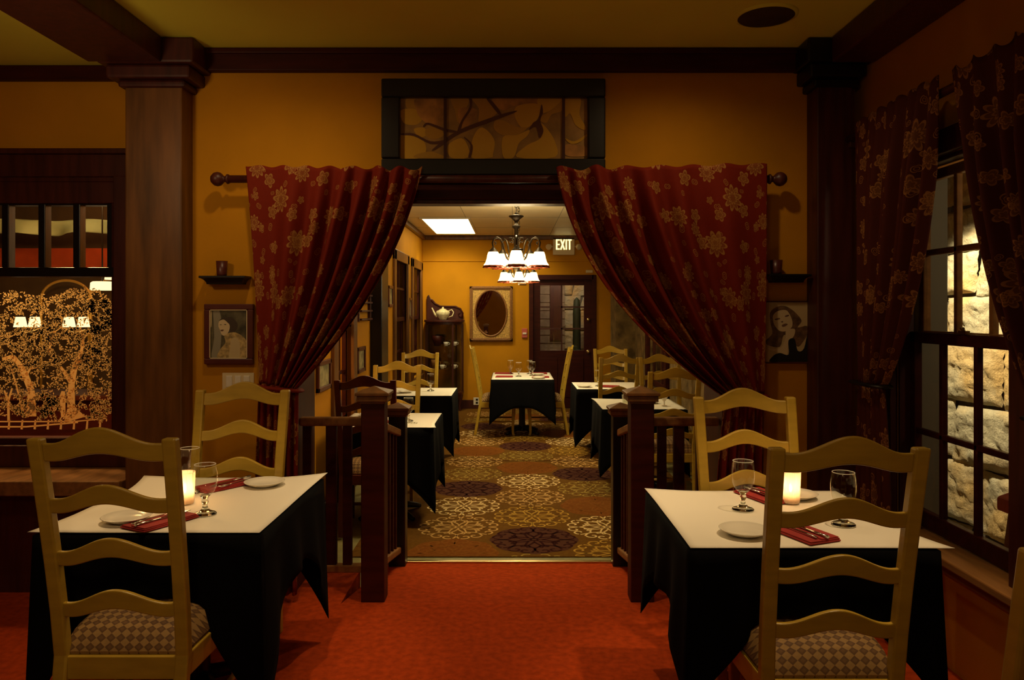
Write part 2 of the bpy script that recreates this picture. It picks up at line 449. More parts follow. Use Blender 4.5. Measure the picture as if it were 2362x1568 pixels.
mb = MB(); mb.box(1.872, 2.03, W1 - .004, W1 + .03, WZ0 - .02, WZ1 + .05); mb.box(1.872, 2.03, W0 - .03, W0 + .004, WZ0 - .02, WZ1 + .05)
struct(mb, 'jamb', 'greyjamb', parent=win)
mb = MB(); mb.box(1.84, 1.86, 3.08, 3.13, 1.375, 1.39); mb.tube([(1.85, 3.105, 1.39), (1.83, 3.09, 1.40), (1.82, 3.06, 1.40)], .006)
struct(mb, 'sash_lock', 'brass', parent=win)

# ---- left wall portion with the etched window (hole X -3.75..-2.23, z .70..2.24)
EX0, EX1, EZ0, EZ1 = -3.75, -2.215, .72, 2.22
mb = MB()
mb.box(-4.6, EX0, LWY, LWY + .2, 0, CH); mb.box(EX1, -1.9, LWY, LWY + .2, 0, CH)
mb.box(EX0, EX1, LWY, LWY + .2, 0, EZ0); mb.box(EX0, EX1, LWY, LWY + .2, EZ1, CH)
struct(mb, 'wall_front', 'wall')
mb = MB()
y0, y1 = LWY - .03, LWY
mb.box(EX0 - .12, -1.965, y0, y1, EZ1 - .005, EZ1 + .12); mb.box(EX0 - .14, -1.965, y0 - .02, y1, EZ1 + .12, EZ1 + .15)
mb.box(EX1 - .005, -1.965, y0, y1, EZ0, EZ1); mb.box(EX0 - .12, EX0 + .005, y0, y1, EZ0, EZ1)
mb.box(EX0, EX1, LWY - .01, LWY + .09, EZ1 - .15, EZ1 - .03); mb.box(EX0, EX1, LWY - .01, LWY + .10, EZ1 - .03, EZ1)
mb.box(EX0 - .12, -1.965, y0 - .01, y1 + .03, EZ0 - .12, EZ0)
win2 = struct(mb, 'window_2', 'dark', bevel=.005)
mb = MB()
tz0, tz1 = 1.700, 2.07
mb.box(EX0, EX1, LWY + .01, LWY + .08, tz1 - .008, tz1 + .03); mb.box(EX0, EX1, LWY - .005, LWY + .09, tz0 - .04, tz0 + .012)
xs = [P(p, 0, LWY + .03).x for p in (17, 101, 181, 259)] + [P(17 - 84 * k, 0, LWY + .03).x for k in range(1, 6)]
for x in xs: mb.box(x - .02, x + .02, LWY + .01, LWY + .07, tz0, tz1)
struct(mb, 'transom_frame', 'black', parent=win2, bevel=.004)
mb = MB(); mb.box(EX1 - .03, EX1, LWY, LWY + .09, EZ0, EZ1); mb.box(EX0, EX0 + .03, LWY, LWY + .09, EZ0, EZ1); mb.box(EX0, EX1, LWY, LWY + .09, EZ0, EZ0 + .035)
struct(mb, 'frame', 'trim', parent=win2, bevel=.004)
mb = MB(); mb.box(EX0, EX1, LWY + .04, LWY + .043, EZ0, tz1)
struct(mb, 'pane', 'pane', parent=win2)

# etched trees on the lower pane: trunks, fence rails and thousands of small leaves, one pattern
rnd = random.Random(7)
mb = MB(); ey = LWY + .0385; ek = [0]
def E(px, py): 
    p = P(px, py, ey); return p.x, p.z
def epoly(pts):
    q = [E(*p) for p in pts]
    ek[0] += 1
    mb.add([(x, ey - .0004 - .000004 * ek[0], z) for x, z in q], [tuple(range(len(q)))])
def eleaf(px, py, s):
    x, z = E(px, py); a = rnd.uniform(0, PI); ca, sa = math.cos(a), math.sin(a); l = s; w = s * .45
    mb.add([(x + l * ca, ey, z + l * sa), (x - w * sa, ey, z + w * ca), (x - l * ca, ey, z - l * sa), (x + w * sa, ey, z - w * ca)], [(0, 1, 2, 3)])
def ebranch(pts):
    for (x0, y0, w0), (x1, y1, w1) in zip(pts, pts[1:]):
        dx, dy = x1 - x0, y1 - y0; d = math.hypot(dx, dy) or 1; nx, ny = -dy / d, dx / d
        epoly([(x0 + nx * w0, y0 + ny * w0), (x1 + nx * w1, y1 + ny * w1), (x1 - nx * w1, y1 - ny * w1), (x0 - nx * w0, y0 - ny * w0)])
for k, off in enumerate((0, -300, -560)):
    o = off
    ebranch([(172 + o, 968, 26), (164 + o, 940, 9), (165 + o, 885, 7.5), (172 + o, 850, 6.5), (187 + o, 815, 4), (192 + o, 785, 2.5), (188 + o, 760, 1.5)])
    ebranch([(180 + o, 835, 3), (205 + o, 825, 2), (222 + o, 820, 1)])
    ebranch([(160 + o, 880, 3), (146 + o, 855, 4), (140 + o, 845, 2)])
    ebranch([(112 + o, 812, 2.5), (118 + o, 790, 2), (122 + o, 768, 1.5), (146 + o, 752, .8)])
    ebranch([(72 + o, 960, 12), (72 + o, 900, 8), (58 + o, 865, 8), (45 + o, 840, 6), (30 + o, 822, 5), (5 + o, 828, 3)])
    ebranch([(60 + o, 865, 4), (70 + o, 850, 2), (85 + o, 848, 1)])
    ebranch([(20 + o, 970, 3), (19 + o, 925, 3), (10 + o, 900, 2)]); ebranch([(19 + o, 925, 2.5), (28 + o, 895, 2)])
    ebranch([(52 + o, 945, 2.5), (38 + o, 890, 2), (25 + o, 845, 1.5)])
    ebranch([(146 + o, 962, 5), (144 + o, 915, 7), (146 + o, 902, 4)])
ebranch([(-600, 972, 1.5), (170, 972, 1.5), (245, 965, 1.2)]); ebranch([(-600, 985, 1.5), (60, 984, 1.8), (180, 974, 1.6)])
for x in range(-580, 250, 30): ebranch([(x, 990, 2.5), (x + 2, 968, 1.8)])
blobs = [(30, 740, 75, 70), (110, 735, 80, 60), (190, 720, 70, 60), (225, 780, 48, 80), (60, 800, 90, 55), (150, 800, 90, 60), (215, 860, 60, 60), (110, 880, 70, 70), (225, 930, 45, 45), (20, 900, 50, 60), (120, 945, 60, 28), (225, 730, 40, 45), (80, 935, 60, 30)]
n = 0
while n < 12500:
    off = rnd.choice((0, 0, 0, -290, -560)); bx, by, rx, ry = rnd.choice(blobs)
    a = rnd.uniform(0, 2 * PI); r = math.sqrt(rnd.random())
    px, py = bx + rx * r * math.cos(a), by + ry * r * math.sin(a)
    if px > 268 or py > 985 or py < 655: continue
    cl = math.sin(px * .11 + 1.3 * math.sin(py * .09)) * math.sin(py * .13 + math.sin(px * .07))
    if cl < rnd.uniform(-.75, .5) or (py > 850 and rnd.random() < .45): continue
    if 725 < py < 756 and (abs(px - 63) < 30 or abs(px - 175) < 32) and rnd.random() < .8: continue
    eleaf(px + off, py, rnd.uniform(.0045, .0105)); n += 1
struct(mb, 'etched_trees', 'etch', parent=win2)

# ledge below the etched window
mb = MB(); mb.box(-4.5, -1.99, 3.86, LWY, .56, .60); mb.box(-4.5, -1.99, 3.84, 3.87, .53, .605)
t = tag(mb.build('window_ledge', 'ledge', bevel=.006), 'long brown wooden ledge running below the etched tree window', 'ledge')
mb = MB(); mb.box(-4.5, -1.99, 3.96, LWY, 0.0, .56)
struct(mb, 'trim_11', 'dark')

# ---- ramp, threshold, patterned carpet
mb = MB()
mb.add([(-.86, 3.80, 0), (.88, 3.80, 0), (.80, 4.80, LOW), (-.78, 4.80, LOW), (-.86, 3.80, -.2), (.88, 3.80, -.2), (.80, 4.80, -.2), (-.78, 4.80, -.2)],
       [(0, 1, 2, 3), (4, 7, 6, 5), (0, 4, 5, 1), (1, 5, 6, 2), (2, 6, 7, 3), (3, 7, 4, 0)])
tag(mb.build('ramp', 'carpet'), 'short brick red carpeted ramp sloping down between the two railings', 'ramp')
mb = MB(); mb.box(-.80, .82, 4.80, 4.83, LOW - .02, LOW + .012)
tag(mb.build('threshold_strip', 'brass', bevel=.003), 'thin brass threshold strip at the foot of the red ramp', 'threshold')

def scroll(cx, cy, R, a0, kind):
    """one eighth of a scrolled medallion: list of centre lines"""
    out = []
    def pol(r, a): return (cx + R * r * math.cos(a0 + a), cy + R * r * math.sin(a0 + a))
    for sg in (1, -1):
        # outer volute
        pts = []
        for k in range(15):
            t = k / 14; th = lerp(-.6, 4.2, t); rr = lerp(.155, .03, t)
            pts.append((.81 + rr * math.cos(th), sg * (.20 + rr * math.sin(th) * 1.0)))
        out.append([(cx + R * (x * math.cos(a0) - y * math.sin(a0)), cy + R * (x * math.sin(a0) + y * math.cos(a0))) for x, y in pts])
        # S stem from the heart to the volute
        pts = [(.18, 0), (.30, sg * .055), (.42, sg * .135), (.53, sg * .10), (.60, sg * .03), (.70, sg * .0), (.80, sg * .02), (.93, sg * .07)]
        out.append([(cx + R * (x * math.cos(a0) - y * math.sin(a0)), cy + R * (x * math.sin(a0) + y * math.cos(a0))) for x, y in pts])
        pts = [(.42, sg * .135), (.50, sg * .19), (.58, sg * .16), (.56, sg * .11), (.51, sg * .13)]
        out.append([(cx + R * (x * math.cos(a0) - y * math.sin(a0)), cy + R * (x * math.sin(a0) + y * math.cos(a0))) for x, y in pts])
    out.append([pol(.06, -.3), pol(.16, 0), pol(.06, .3)])
    return out
def ribbon(mb, pts, w, z, mi):
    vs = []; m = len(pts)
    for k in range(m):
        x0, y0 = pts[max(k - 1, 0)]; x1, y1 = pts[min(k + 1, m - 1)]
        d = math.hypot(x1 - x0, y1 - y0) or 1; nx, ny = -(y1 - y0) / d * w, (x1 - x0) / d * w
        vs += [(pts[k][0] + nx, pts[k][1] + ny, z), (pts[k][0] - nx, pts[k][1] - ny, z)]
    mb.add(vs, [(2 * k, 2 * k + 1, 2 * k + 3, 2 * k + 2) for k in range(m - 1)], mi)
mb = MB()
CX0, CX1, CY0, CY1 = -1.06, 1.545, 4.93, FY - .02
mb.box(CX0, CX1, CY0, CY1, LOW - .005, LOW)
seqs = {-3: ['tan', 'gold2', 'dark', 'white', 'rust', 'gold'], -2: ['gold2', 'tan', 'gold2', 'rust', 'white', 'dark'], -1: ['rust', 'tan', 'white', 'dark', 'gold2', 'tan'], 0: ['gold2', 'dark', 'gold', 'tan', 'white', 'rust'],
        1: ['gold', 'white', 'rust', 'gold2', 'dark', 'tan'], 2: ['tan', 'rust', 'dark', 'white', 'gold2', 'gold'], 3: ['dark', 'gold', 'tan', 'rust', 'white', 'gold2']}
idx = {'white': 1, 'tan': 2, 'gold': 3, 'gold2': 4, 'dark': 5, 'rust': 6}
RM = .302; z = LOW + .0012
for c in range(-3, 4):
    cx = .154 + .548 * c
    for r in range(0, 13):
        odd = c % 2
        cy = 4.69 + .60 * r + (.305 if odd else 0)
        if cy > FY - .3 or cx - RM < CX0 or cx + RM > CX1: continue
        kind = seqs[c][r % 6]; mi = idx[kind]
        clip = lambda pl: [p for p in pl if p[1] > CY0 + .004 and p[1] < CY1]
        if kind in ('dark', 'rust'):
            disc = clip([(cx + RM * (1.0 + .03 * math.cos(8 * a)) * math.cos(a), cy + RM * (1.0 + .03 * math.cos(8 * a)) * math.sin(a)) for a in [2 * PI * k / 64 for k in range(64)]])
            if len(disc) > 2: mb.add([(x, y, z - .0005) for x, y in disc], [tuple(range(len(disc)))], 7 if kind == 'dark' else 8)
        far = cy > 9.2
        for k in range(8):
            for pl in scroll(cx, cy, RM, k * PI / 4, kind):
                if far: pl = pl[::2]
                pl = clip(pl)
                if len(pl) > 1: ribbon(mb, pl, .0068 if kind != 'dark' else .009, z, mi)
M['cp'] = mat('patterned carpet ground', (.125, .055, .008), .95, var=.15, scale=50, spec=.05)
M['cp_white'] = mat('carpet cream scroll', (.72, .50, .22), .95, spec=.05); M['cp_tan'] = mat('carpet tan scroll', (.52, .30, .10), .95, spec=.05)
M['cp_gold'] = mat('carpet gold scroll', (.44, .25, .04), .95, spec=.05); M['cp_gold2'] = mat('carpet olive scroll', (.32, .21, .045), .95, spec=.05)
M['cp_dark'] = mat('carpet dark scroll', (.030, .006, .005), .95, spec=.05); M['cp_rust'] = mat('carpet rust scroll', (.19, .066, .010), .95, spec=.05)
M['cp_darkbg'] = mat('carpet plum ground', (.075, .028, .015), .95, spec=.05); M['cp_rustbg'] = mat('carpet rust ground', (.165, .052, .007), .95, spec=.05, var=.15, scale=40)
tag(mb.build('patterned_carpet', ['cp', 'cp_white', 'cp_tan', 'cp_gold', 'cp_gold2', 'cp_dark', 'cp_rust', 'cp_darkbg', 'cp_rustbg']),
    'brown carpet with rows of scrolled round medallions in the back dining room', 'carpet')
mb = MB(); mb.box(LX, RX, 8.02, 8.026, LOW, LOW + .004)
tag(mb.build('carpet_seam', 'cp_dark'), 'thin dark seam strip crossing the medallion carpet', 'seam')

# ---- back room walls
wz = [(2.22,)]
lw = [(6.06, 6.90), (9.18, 10.42), (10.82, 11.98)]   # windows of the left wall
mb = MB(); x0, x1 = LX - .12, LX
ys = [WY + WT] + [v for p in lw for v in p] + [FY]
for k in range(0, len(ys), 2): mb.box(x0, x1, ys[k], ys[k + 1], LOW, CH2)
for a, b in lw: mb.box(x0, x1, a, b, LOW, .45); mb.box(x0, x1, a, b, 2.14, CH2)
struct(mb, 'wall_left', 'wall')
for n_, (a, b) in enumerate(lw):
    mb = MB()
    for (p, q) in ((a - .03, a + .12), (b - .12, b + .03)): mb.box(LX, LX + .03, p, q, .40, 2.20)
    mb.box(LX, LX + .03, a - .03, b + .03, 2.08, 2.21); mb.box(LX, LX + .05, a - .05, b + .05, .40, .46)
    w = struct(mb, 'window_%d' % (3 + n_), 'column', bevel=.006)
    mb = MB(); sash(mb, LX - .09, a + .02, b - .02, .46, 1.36, .06, .05, .07, (lerp(a, b, .5),), (.92,)); sash(mb, LX - .05, a + .02, b - .02, 1.32, 2.14, .06, .05, .05, (lerp(a, b, .5),), (1.74,))
    struct(mb, 'sash', 'trim', parent=w)
    mb = MB(); mb.box(LX - .075, LX - .073, a, b, .45, 2.14)
    struct(mb, 'pane', 'pane', parent=w)
mb = MB(); mb.box(LX - .12, RX + .2, FY, FY + .12, LOW, CH2)
# door hole cut by building around it
mb = MB()
dl, dr, dt = P(1226, 0, FY).x, P(1369, 0, FY).x, P(0, 641, FY).z
mb.box(LX - .12, dl, FY, FY + .12, LOW, CH2); mb.box(dr, RX + .2, FY, FY + .12, LOW, CH2); mb.box(dl, dr, FY, FY + .12, dt, CH2)
struct(mb, 'wall_far', 'wall')
rw = (9.0, 10.15)
mb = MB(); 
mb.box(RX, RX + .15, WY + WT, rw[0], LOW, CH2); mb.box(RX, RX + .15, rw[1], FY, LOW, CH2)
mb.box(RX, RX + .15, rw[0], rw[1], LOW, .45); mb.box(RX, RX + .15, rw[0], rw[1], 2.14, CH2)
mb.box(1.56, RX, 11.4, 12.0, LOW, CH2)
M['stonedull'] = mat('dull tooled stone', (.20, .13, .045), .9, var=.5, scale=7, bump=.8, bscale=14)
struct(mb, 'wall_right', 'stonedull')
mb = MB()
for (p, q) in ((rw[0] - .1, rw[0]), (rw[1], rw[1] + .12)): mb.box(RX - .05, RX, p, q, .40, 2.22)
mb.box(RX - .05, RX, rw[0], rw[1], 2.12, 2.22); mb.box(RX - .08, RX, rw[0] - .1, rw[1] + .1, .40, .45)
w = struct(mb, 'window_6', 'trim', bevel=.006)
mb = MB(); sash(mb, RX + .03, rw[0] + .005, rw[1] - .005, .46, 2.13, .06, .05, .07, (9.57,), (1.3,)); struct(mb, 'sash', 'dark', parent=w)
mb = MB(); mb.box(RX + .045, RX + .047, rw[0], rw[1], .45, 2.14); struct(mb, 'pane', 'pane', parent=w)
# crown, picture rail, baseboard
mb = MB()
mb.box(LX, RX, FY - .05, FY, CH2 - .07, CH2 - .003); mb.box(LX, LX + .05, WY + WT, FY, CH2 - .07, CH2 - .003); mb.box(RX - .05, RX, WY + WT, FY, CH2 - .07, CH2 - .003)
struct(mb, 'trim_12', 'column', bevel=.01)
mb = MB(); zr = P(0, 601, FY).z; mb.box(LX, RX, FY - .018, FY, zr - .015, zr + .012)
struct(mb, 'trim_13', 'wall', bevel=.004)
mb = MB(); mb.box(LX, dl - .06, FY - .025, FY, LOW, LOW + .14); mb.box(dr + .06, RX, FY - .025, FY, LOW, LOW + .14)
struct(mb, 'baseboard_far', 'dark', bevel=.004)
mb = MB(); mb.box(LX, LX + .025, WY + WT, 7.7, LOW, LOW + .14); mb.box(LX, LX + .025, 8.1, FY, LOW, LOW + .14)
struct(mb, 'baseboard_left', 'dark', bevel=.004)
mb = MB(); mb.box(LX, LX + .12, 7.70, 8.10, LOW, 2.3); mb.box(LX, LX + .14, 7.68, 8.12, 2.2, 2.3)
struct(mb, 'trim_14', 'black', bevel=.008)

# ---- far door
mb = MB()
mb.box(P(1220, 0, FY).x, dl + .03, FY - .035, FY, LOW, dt + .05); mb.box(dr - .03, P(1375, 0, FY).x, FY - .035, FY, LOW, dt + .05); mb.box(dl, dr, FY - .035, FY, dt - .03, dt + .05)
struct(mb, 'trim_15', 'trim', bevel=.006)
gx0, gx1, gz0, gz1 = P(1246, 0, FY + .05).x, P(1347, 0, FY + .05).x, P(0, 808, FY + .05).z, P(0, 658, FY + .05).z
mb = MB(); ya, yb = FY + .03, FY + .075
mb.box(dl, gx0, ya, yb, LOW, dt); mb.box(gx1, dr, ya, yb, LOW, dt); mb.box(gx0, gx1, ya, yb, gz1, dt); mb.box(gx0, gx1, ya, yb, LOW, gz0)
for a in (0, 1):
    xa = lerp(dl, dr, .12 + .42 * a); mb.box(xa, xa + .30, ya - .012, ya, LOW + .18, gz0 - .12)
dr_ = struct(mb, 'door_1', 'trim', bevel=.005)
mb = MB()
mx = P(1296, 0, FY).x
mb.box(mx - .012, mx + .012, ya + .005, yb, gz0, gz1)
for k in (1, 2):
    zz = lerp(gz0, gz1, k / 3); mb.box(gx0, gx1, ya + .005, yb, zz - .012, zz + .012)
struct(mb, 'muntins', 'dark', parent=dr_)
mb = MB(); mb.box(gx0, gx1, ya + .02, ya + .023, gz0, gz1); struct(mb, 'pane', 'pane', parent=dr_)
for yy, nm in ((811, 'door_knob'), (737, 'deadbolt')):
    p = P(1357, yy, ya); mb = MB()
    rot = Matrix.Rotation(PI / 2, 4, 'X')
    mb.lathe([(.001, .065), (.022, .062), (.03, .045), (.022, .028), (.012, .02), (.012, .008), (.032, .006), (.034, 0)] if nm == 'door_knob' else [(.001, .03), (.026, .03), (.03, .0)], 16, p, 0, True, None, rot)
    struct(mb, nm, 'brass', parent=dr_)

# ================================================================== OUTSIDE THE WINDOWS
def stone_wall(x, ya, yb, za, zb, rnd, name, label, face='x'):
    mb = MB(); z = za
    mb.box(*( (x + .062, x + .2, ya, yb, za, zb) if face == 'x' else (ya, yb, x + .062, x + .2, za, zb)), 1)
    while z < zb:
        h = rnd.uniform(.26, .42); y = ya - rnd.uniform(0, .5)
        while y < yb:
            w = rnd.uniform(.5, 1.05); n, m_ = 34, 20
            sk = rnd.uniform(-.09, .09); d0 = rnd.uniform(0, .03); sd = rnd.uniform(0, 50)
            def f(u, v, y=y, z=z, w=w, h=h, sk=sk, d0=d0, sd=sd):
                g = .006
                yy = y + g + u * (w - 2 * g) + sk * (v - .5); zz = z + g + v * (h - 2 * g) + sk * .7 * (u - .5)
                e = min(u, 1 - u, v, 1 - v); b = min(1, e * 9)
                q = Vector((yy * 3.1, zz * 4.3, sd)); dd = x + .04 - .026 * b ** .35 - d0 * .5 * b - .03 * b * noise.noise(q) - .022 * b * abs(noise.noise(q * 2.7)) - .016 * noise.noise(q * 6.1) - .008 * noise.noise(q * 13)
                return (dd, yy, zz) if face == 'x' else (yy, dd, zz)
            mb.grid(n, m_, f, 0, True)
            y += w
        z += h
    return tag(mb.build(name, ['stone', 'mortar']), label, 'wall')
stone_wall(2.90, 2.5, 11.5, -.6, 2.9, random.Random(3), 'stone_wall', 'rough golden stone wall lit outside the curtained window')
mb = MB()
mb.box(-.0, .0, 0, 0, 0, 0)
t = thing('planter_box', 'brown tapered box with red cap outside the curtained window', 'box', (2.30, 3.27, 0))
mb = MB(); mb.rsweep([((0, 0, -.3), .34, .34), ((0, 0, .58), .20, .20)]); mb.build('body', 'brownpaint', t, bevel=.01)
mb = MB(); mb.rsweep([((0, 0, .58), .26, .26), ((0, 0, .64), .26, .26), ((0, 0, .68), .16, .16)]); mb.build('cap', 'redpaint', t, bevel=.008)
mb = MB(); mb.box(2.0, 3.2, .6, 11.5, -.7, -.6); struct(mb, 'floor', 'mortar')
# behind the far door
mb = MB(); mb.box(.2, .97, 14.0, 14.1, -.3, 2.6)
for k in range(18): mb.box(.2, .97, 13.985, 14.0, -.2 + .15 * k, -.07 + .15 * k)
mb.box(.70, .90, 13.96, 13.99, .9, 1.95, 1)
tag(mb.build('siding_wall', ['siding', 'dark']), 'grey brown clapboard wall seen through the left panes of the door', 'wall')
stone_wall(14.2, .98, 2.4, -.3, 2.6, random.Random(5), 'stone_wall', 'pale stone wall seen through the right panes of the door', 'y')
t = thing('tall_cactus', 'tall green column of foliage behind the right door panes', 'plant', (1.16, 13.6, -.3))
mb = MB(); rr = random.Random(2)
mb.lathe([(.05, 0), (.062, .3), (.066, 1.0), (.064, 1.7), (.05, 1.93), (.001, 1.99)], 20, (0, 0, 0), 0, True, lambda a, k: 1 + .10 * math.cos(10 * a))
mb.build('stem', 'leaf', t)
mb = MB(); mb.lathe([(.001, 0), (.16, 0), (.2, .28), (.17, .28), (.16, .2)], 20); mb.build('pot', 'brownpaint', t)
mb = MB(); mb.box(-.2, 2.8, FY + .12, 14.5, -.4, -.3); struct(mb, 'floor', 'mortar')

# ---- the bar room seen through the etched window
BX0, BX1, BY1 = -7.5, LX - .125, 12.3
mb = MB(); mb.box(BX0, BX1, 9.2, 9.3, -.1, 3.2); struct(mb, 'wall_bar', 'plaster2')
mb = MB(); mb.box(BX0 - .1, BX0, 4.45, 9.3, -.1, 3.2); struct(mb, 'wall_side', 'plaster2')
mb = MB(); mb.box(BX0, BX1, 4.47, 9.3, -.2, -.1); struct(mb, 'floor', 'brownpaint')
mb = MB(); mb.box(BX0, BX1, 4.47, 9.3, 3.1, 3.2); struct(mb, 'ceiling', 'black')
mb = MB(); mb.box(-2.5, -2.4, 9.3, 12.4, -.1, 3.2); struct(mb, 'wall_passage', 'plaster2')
mb = MB(); mb.box(BX0 + .1, -2.0, 9.15, 9.199, 1.98, 2.21)
tag(mb.build('red_lacquer_band', 'redband'), 'red lacquer band high on the bar wall, seen through the transom', 'panel')
mb = MB()
mb.grid(60, 8, lambda u, v: (lerp(-6.3, -2.6, u), 8.2 + .1 * math.sin(40 * u) * v, 2.47 - .05 * abs(math.sin(u * 9.5)) * (1 - .3 * v) - .16 * v - .03 * math.sin(u * 23)))
tag(mb.build('swag_drape', 'drape', solid=.005), 'pale green swag of drapery in the bar, seen through the transom', 'drape')
for k, (px, py, Y, lab) in enumerate(((63, 742, 8.6, 'left'), (175, 742, 8.6, 'right'))):
    p = P(px, py, Y)
    t = thing('table_lamp_pair' if False else 'wall_lamp', 'twin shaded wall lamp glowing on the %s behind the etched trees' % lab, 'lamp', p, 0, 'twin lamps in the bar')
    mb = MB(); mb.tube([(-.11, 0, -.09), (0, .0, -.13), (.11, 0, -.09)], .008); mb.tube([(0, 0, -.13), (0, .5, -.13)], .01); mb.build('bracket', 'brass', t)
    for s in (-.078, .085):
        mb = MB(); mb.lathe([(.045, .055), (.068, -.06)], 20, (s, 0, 0)); mb.build('lamp_shade', 'neon', t, solid=.002)
for k, (px, py, Y, w) in enumerate(((236, 661, 6.3, .10), (262, 637, 6.6, .075))):
    p = P(px, py, Y)
    t = thing('pendant_lamp', ('lower' if k == 0 else 'upper') + ' glowing flat pendant lamp at the right edge of the etched window', 'lamp', p, 0, 'pendant lamps in the bar')
    mb = MB(); mb.lathe([(w * .7, .04), (w * .85, .03), (w * .9, -.03)], 24); mb.build('lamp_shade', 'neon', t, solid=.003)
    mb = MB(); mb.tube([(0, 0, .04), (0, 0, 3.1 - p.z)], .006); mb.build('cord', 'black', t)
t = thing('gilded_arch', 'pair of joined gilded arches rising behind the etched treetops', 'arch', (0, 8.8, 0))
for k, (xa, xb) in enumerate(((95, 430 // 2 - 5), (205, 330))):
    a, b = P(xa, 0, 8.8).x, P(xb, 0, 8.8).x; r = (b - a) / 2; c = (a + b) / 2; zc = 1.48 + (712 - 690) / F * 8.8
    mb = MB(); mb.tube([(a, 0, -.1)] + [(c - r * math.cos(PI * i / 20), 0, zc + r * .75 * math.sin(PI * i / 20)) for i in range(21)] + [(b, 0, -.1)], .016); mb.build('arch_moulding', 'gold', t)
t = thing('bar_counter', 'dark bar counter seen through the foot of the etched window', 'counter', (-4.2, 7.4, -.1))
mb = MB(); mb.box(-1.9, 2.2, -.25, .25, 0, .72); mb.build('body', 'trim', t, bevel=.01)
mb = MB(); mb.box(-1.95, 2.25, -.32, .3, .72, .77); mb.build('counter_top', 'dark', t, bevel=.01)
# ================================================================== CHAIRS
def make_chair(name, label, cat, wood, loc, rz, group):
    t = thing(name, label, cat, loc, rz, group)
    def yb(z):   # rake of the back posts
        return -.27 + .07 * z / .42 if z < .42 else -.20 - .115 * ((z - .42) / .66) ** 1.25
    zs = [0, .12, .28, .42, .55, .70, .85, 1.0, 1.085]
    for s in (-1, 1):
        mb = MB(); mb.rsweep([((s * (.198 + .012 * (z - .4) / .68), yb(z), z), .044 - (.008 if z < .1 else 0), .036) for z in zs])
        o = mb.build('post', wood, t, bevel=.006)
    def slat(zt, hend, bt, bb):
        mb = MB(); n = 28; top = []; bot = []
        for i in range(n + 1):
            x = lerp(-.18, .18, i / n); u = abs(x) / .18
            g = .5 + .5 * math.cos(PI * min(1, u * 1.12)); 
            top.append((x, zt - bt + bt * g)); bot.append((x, zt - bt - hend + bb * g))
        vs = []; fs = []
        for (x, za), (_, zb_) in zip(top, bot):
            zc = (za + zb_) / 2; cy = .022 * (1 - (x / .18) ** 2)
            for zz, d in ((za, -1), (za, 1), (zb_, 1), (zb_, -1)):
                vs.append((x * 1.05, yb(zz) - cy + d * .009, zz))
        for i in range(n):
            for k in range(4):
                j = (k + 1) % 4
                fs.append((i * 4 + k, i * 4 + j, i * 4 + 4 + j, i * 4 + 4 + k))
        fs += [(3, 2, 1, 0), tuple(n * 4 + k for k in range(4))]
        mb.add(vs, fs)
        return mb
    slat(1.12, .053, .050, .026).build('crest_rail', wood, t, bevel=.004)
    for zt in (.950, .788, .628):
        slat(zt, .044, .046, .032).build('slat', wood, t, bevel=.004)
    mb = MB()
    mb.box(-.19, .19, -.212, -.188, .345, .415); mb.box(-.215, .215, .208, .232, .345, .415)
    for s in (-1, 1):
        mb.add([(s * .20 - .011, -.20, .345), (s * .20 + .011, -.20, .345), (s * .222 + .011, .225, .345), (s * .222 - .011, .225, .345),
                (s * .20 - .011, -.20, .415), (s * .20 + .011, -.20, .415), (s * .222 + .011, .225, .415), (s * .222 - .011, .225, .415)],
               [(3, 2, 1, 0), (4, 5, 6, 7), (0, 1, 5, 4), (1, 2, 6, 5), (2, 3, 7, 6), (3, 0, 4, 7)])
    mb.build('seat_frame', wood, t, bevel=.004)
    for s in (-1, 1):
        mb = MB(); mb.rsweep([((s * .216, .222, 0), .034, .034), ((s * .212, .212, .03), .030, .030), ((s * .212, .210, .12), .032, .032), ((s * .216, .222, .28), .044, .044), ((s * .214, .218, .415), .048, .048)])
        mb.build('leg', wood, t, bevel=.006)
    mb = MB()
    for s in (-1, 1): mb.tube([(s * .20, -.245, .17), (s * .213, .212, .17)], .011, 8)
    mb.tube([(-.205, -.03, .17), (.205, -.03, .17)], .011, 8)
    mb.build('stretcher', wood, t)
    mb = MB(); n = 20
    def cush(u, v):
        a = 2 * u - 1; b_ = 2 * v - 1
        x = a * (.205 + .022 * (b_ + 1) / 2); y = .015 + b_ * .215
        e = max(abs(a), abs(b_)); r = (1 - abs(a) ** 5) * (1 - abs(b_) ** 5)
        return (x * (1.0 if e < .99 else 1.0), y, .425 + .085 * max(0, r) ** .42)
    mb.grid(n, n, cush)
    mb.grid(n, n, lambda u, v: (lambda p: (p[0] * .97, p[1] * .97, .412))(cush(u, v)))
    for (fa) in (lambda u: (u, 0), lambda u: (1, u), lambda u: (1 - u, 1), lambda u: (0, 1 - u)):
        mb.grid(n, 1, lambda u, v, fa=fa: (lambda p: (p[0] * lerp(.97, 1.0, v), p[1] * lerp(.97, 1.0, v), lerp(.412, .425, v)))(cush(*fa(u))))
    mb.build('seat_cushion', 'seat', t)
    return t
g = 'ladder back dining chairs'
CS = (.93, 1, 1.018)
c0 = make_chair('dining_chair', 'honey ladder back chair in the left foreground, its back to the viewer', 'chair', 'chair', (-1.188, 2.52, 0), 0, g)
c0.scale = CS
dup(c0, (.912, 2.37, 0), 0, 'honey ladder back chair in the right foreground, its back to the viewer')
dup(c0, (-1.246, 3.20, 0), PI, 'ladder back chair facing the viewer at the left candlelit table')
dup(c0, (.990, 2.92, 0), PI, 'ladder back chair facing the viewer at the right candlelit table')
dup(c0, (1.015, 1.50, 0), 0, 'chair mostly cut off at the bottom right corner, only a post showing')
dup(c0, (-1.03, 6.50, LOW), PI, 'bright ladder back chair on the far side of the table behind the left railing')
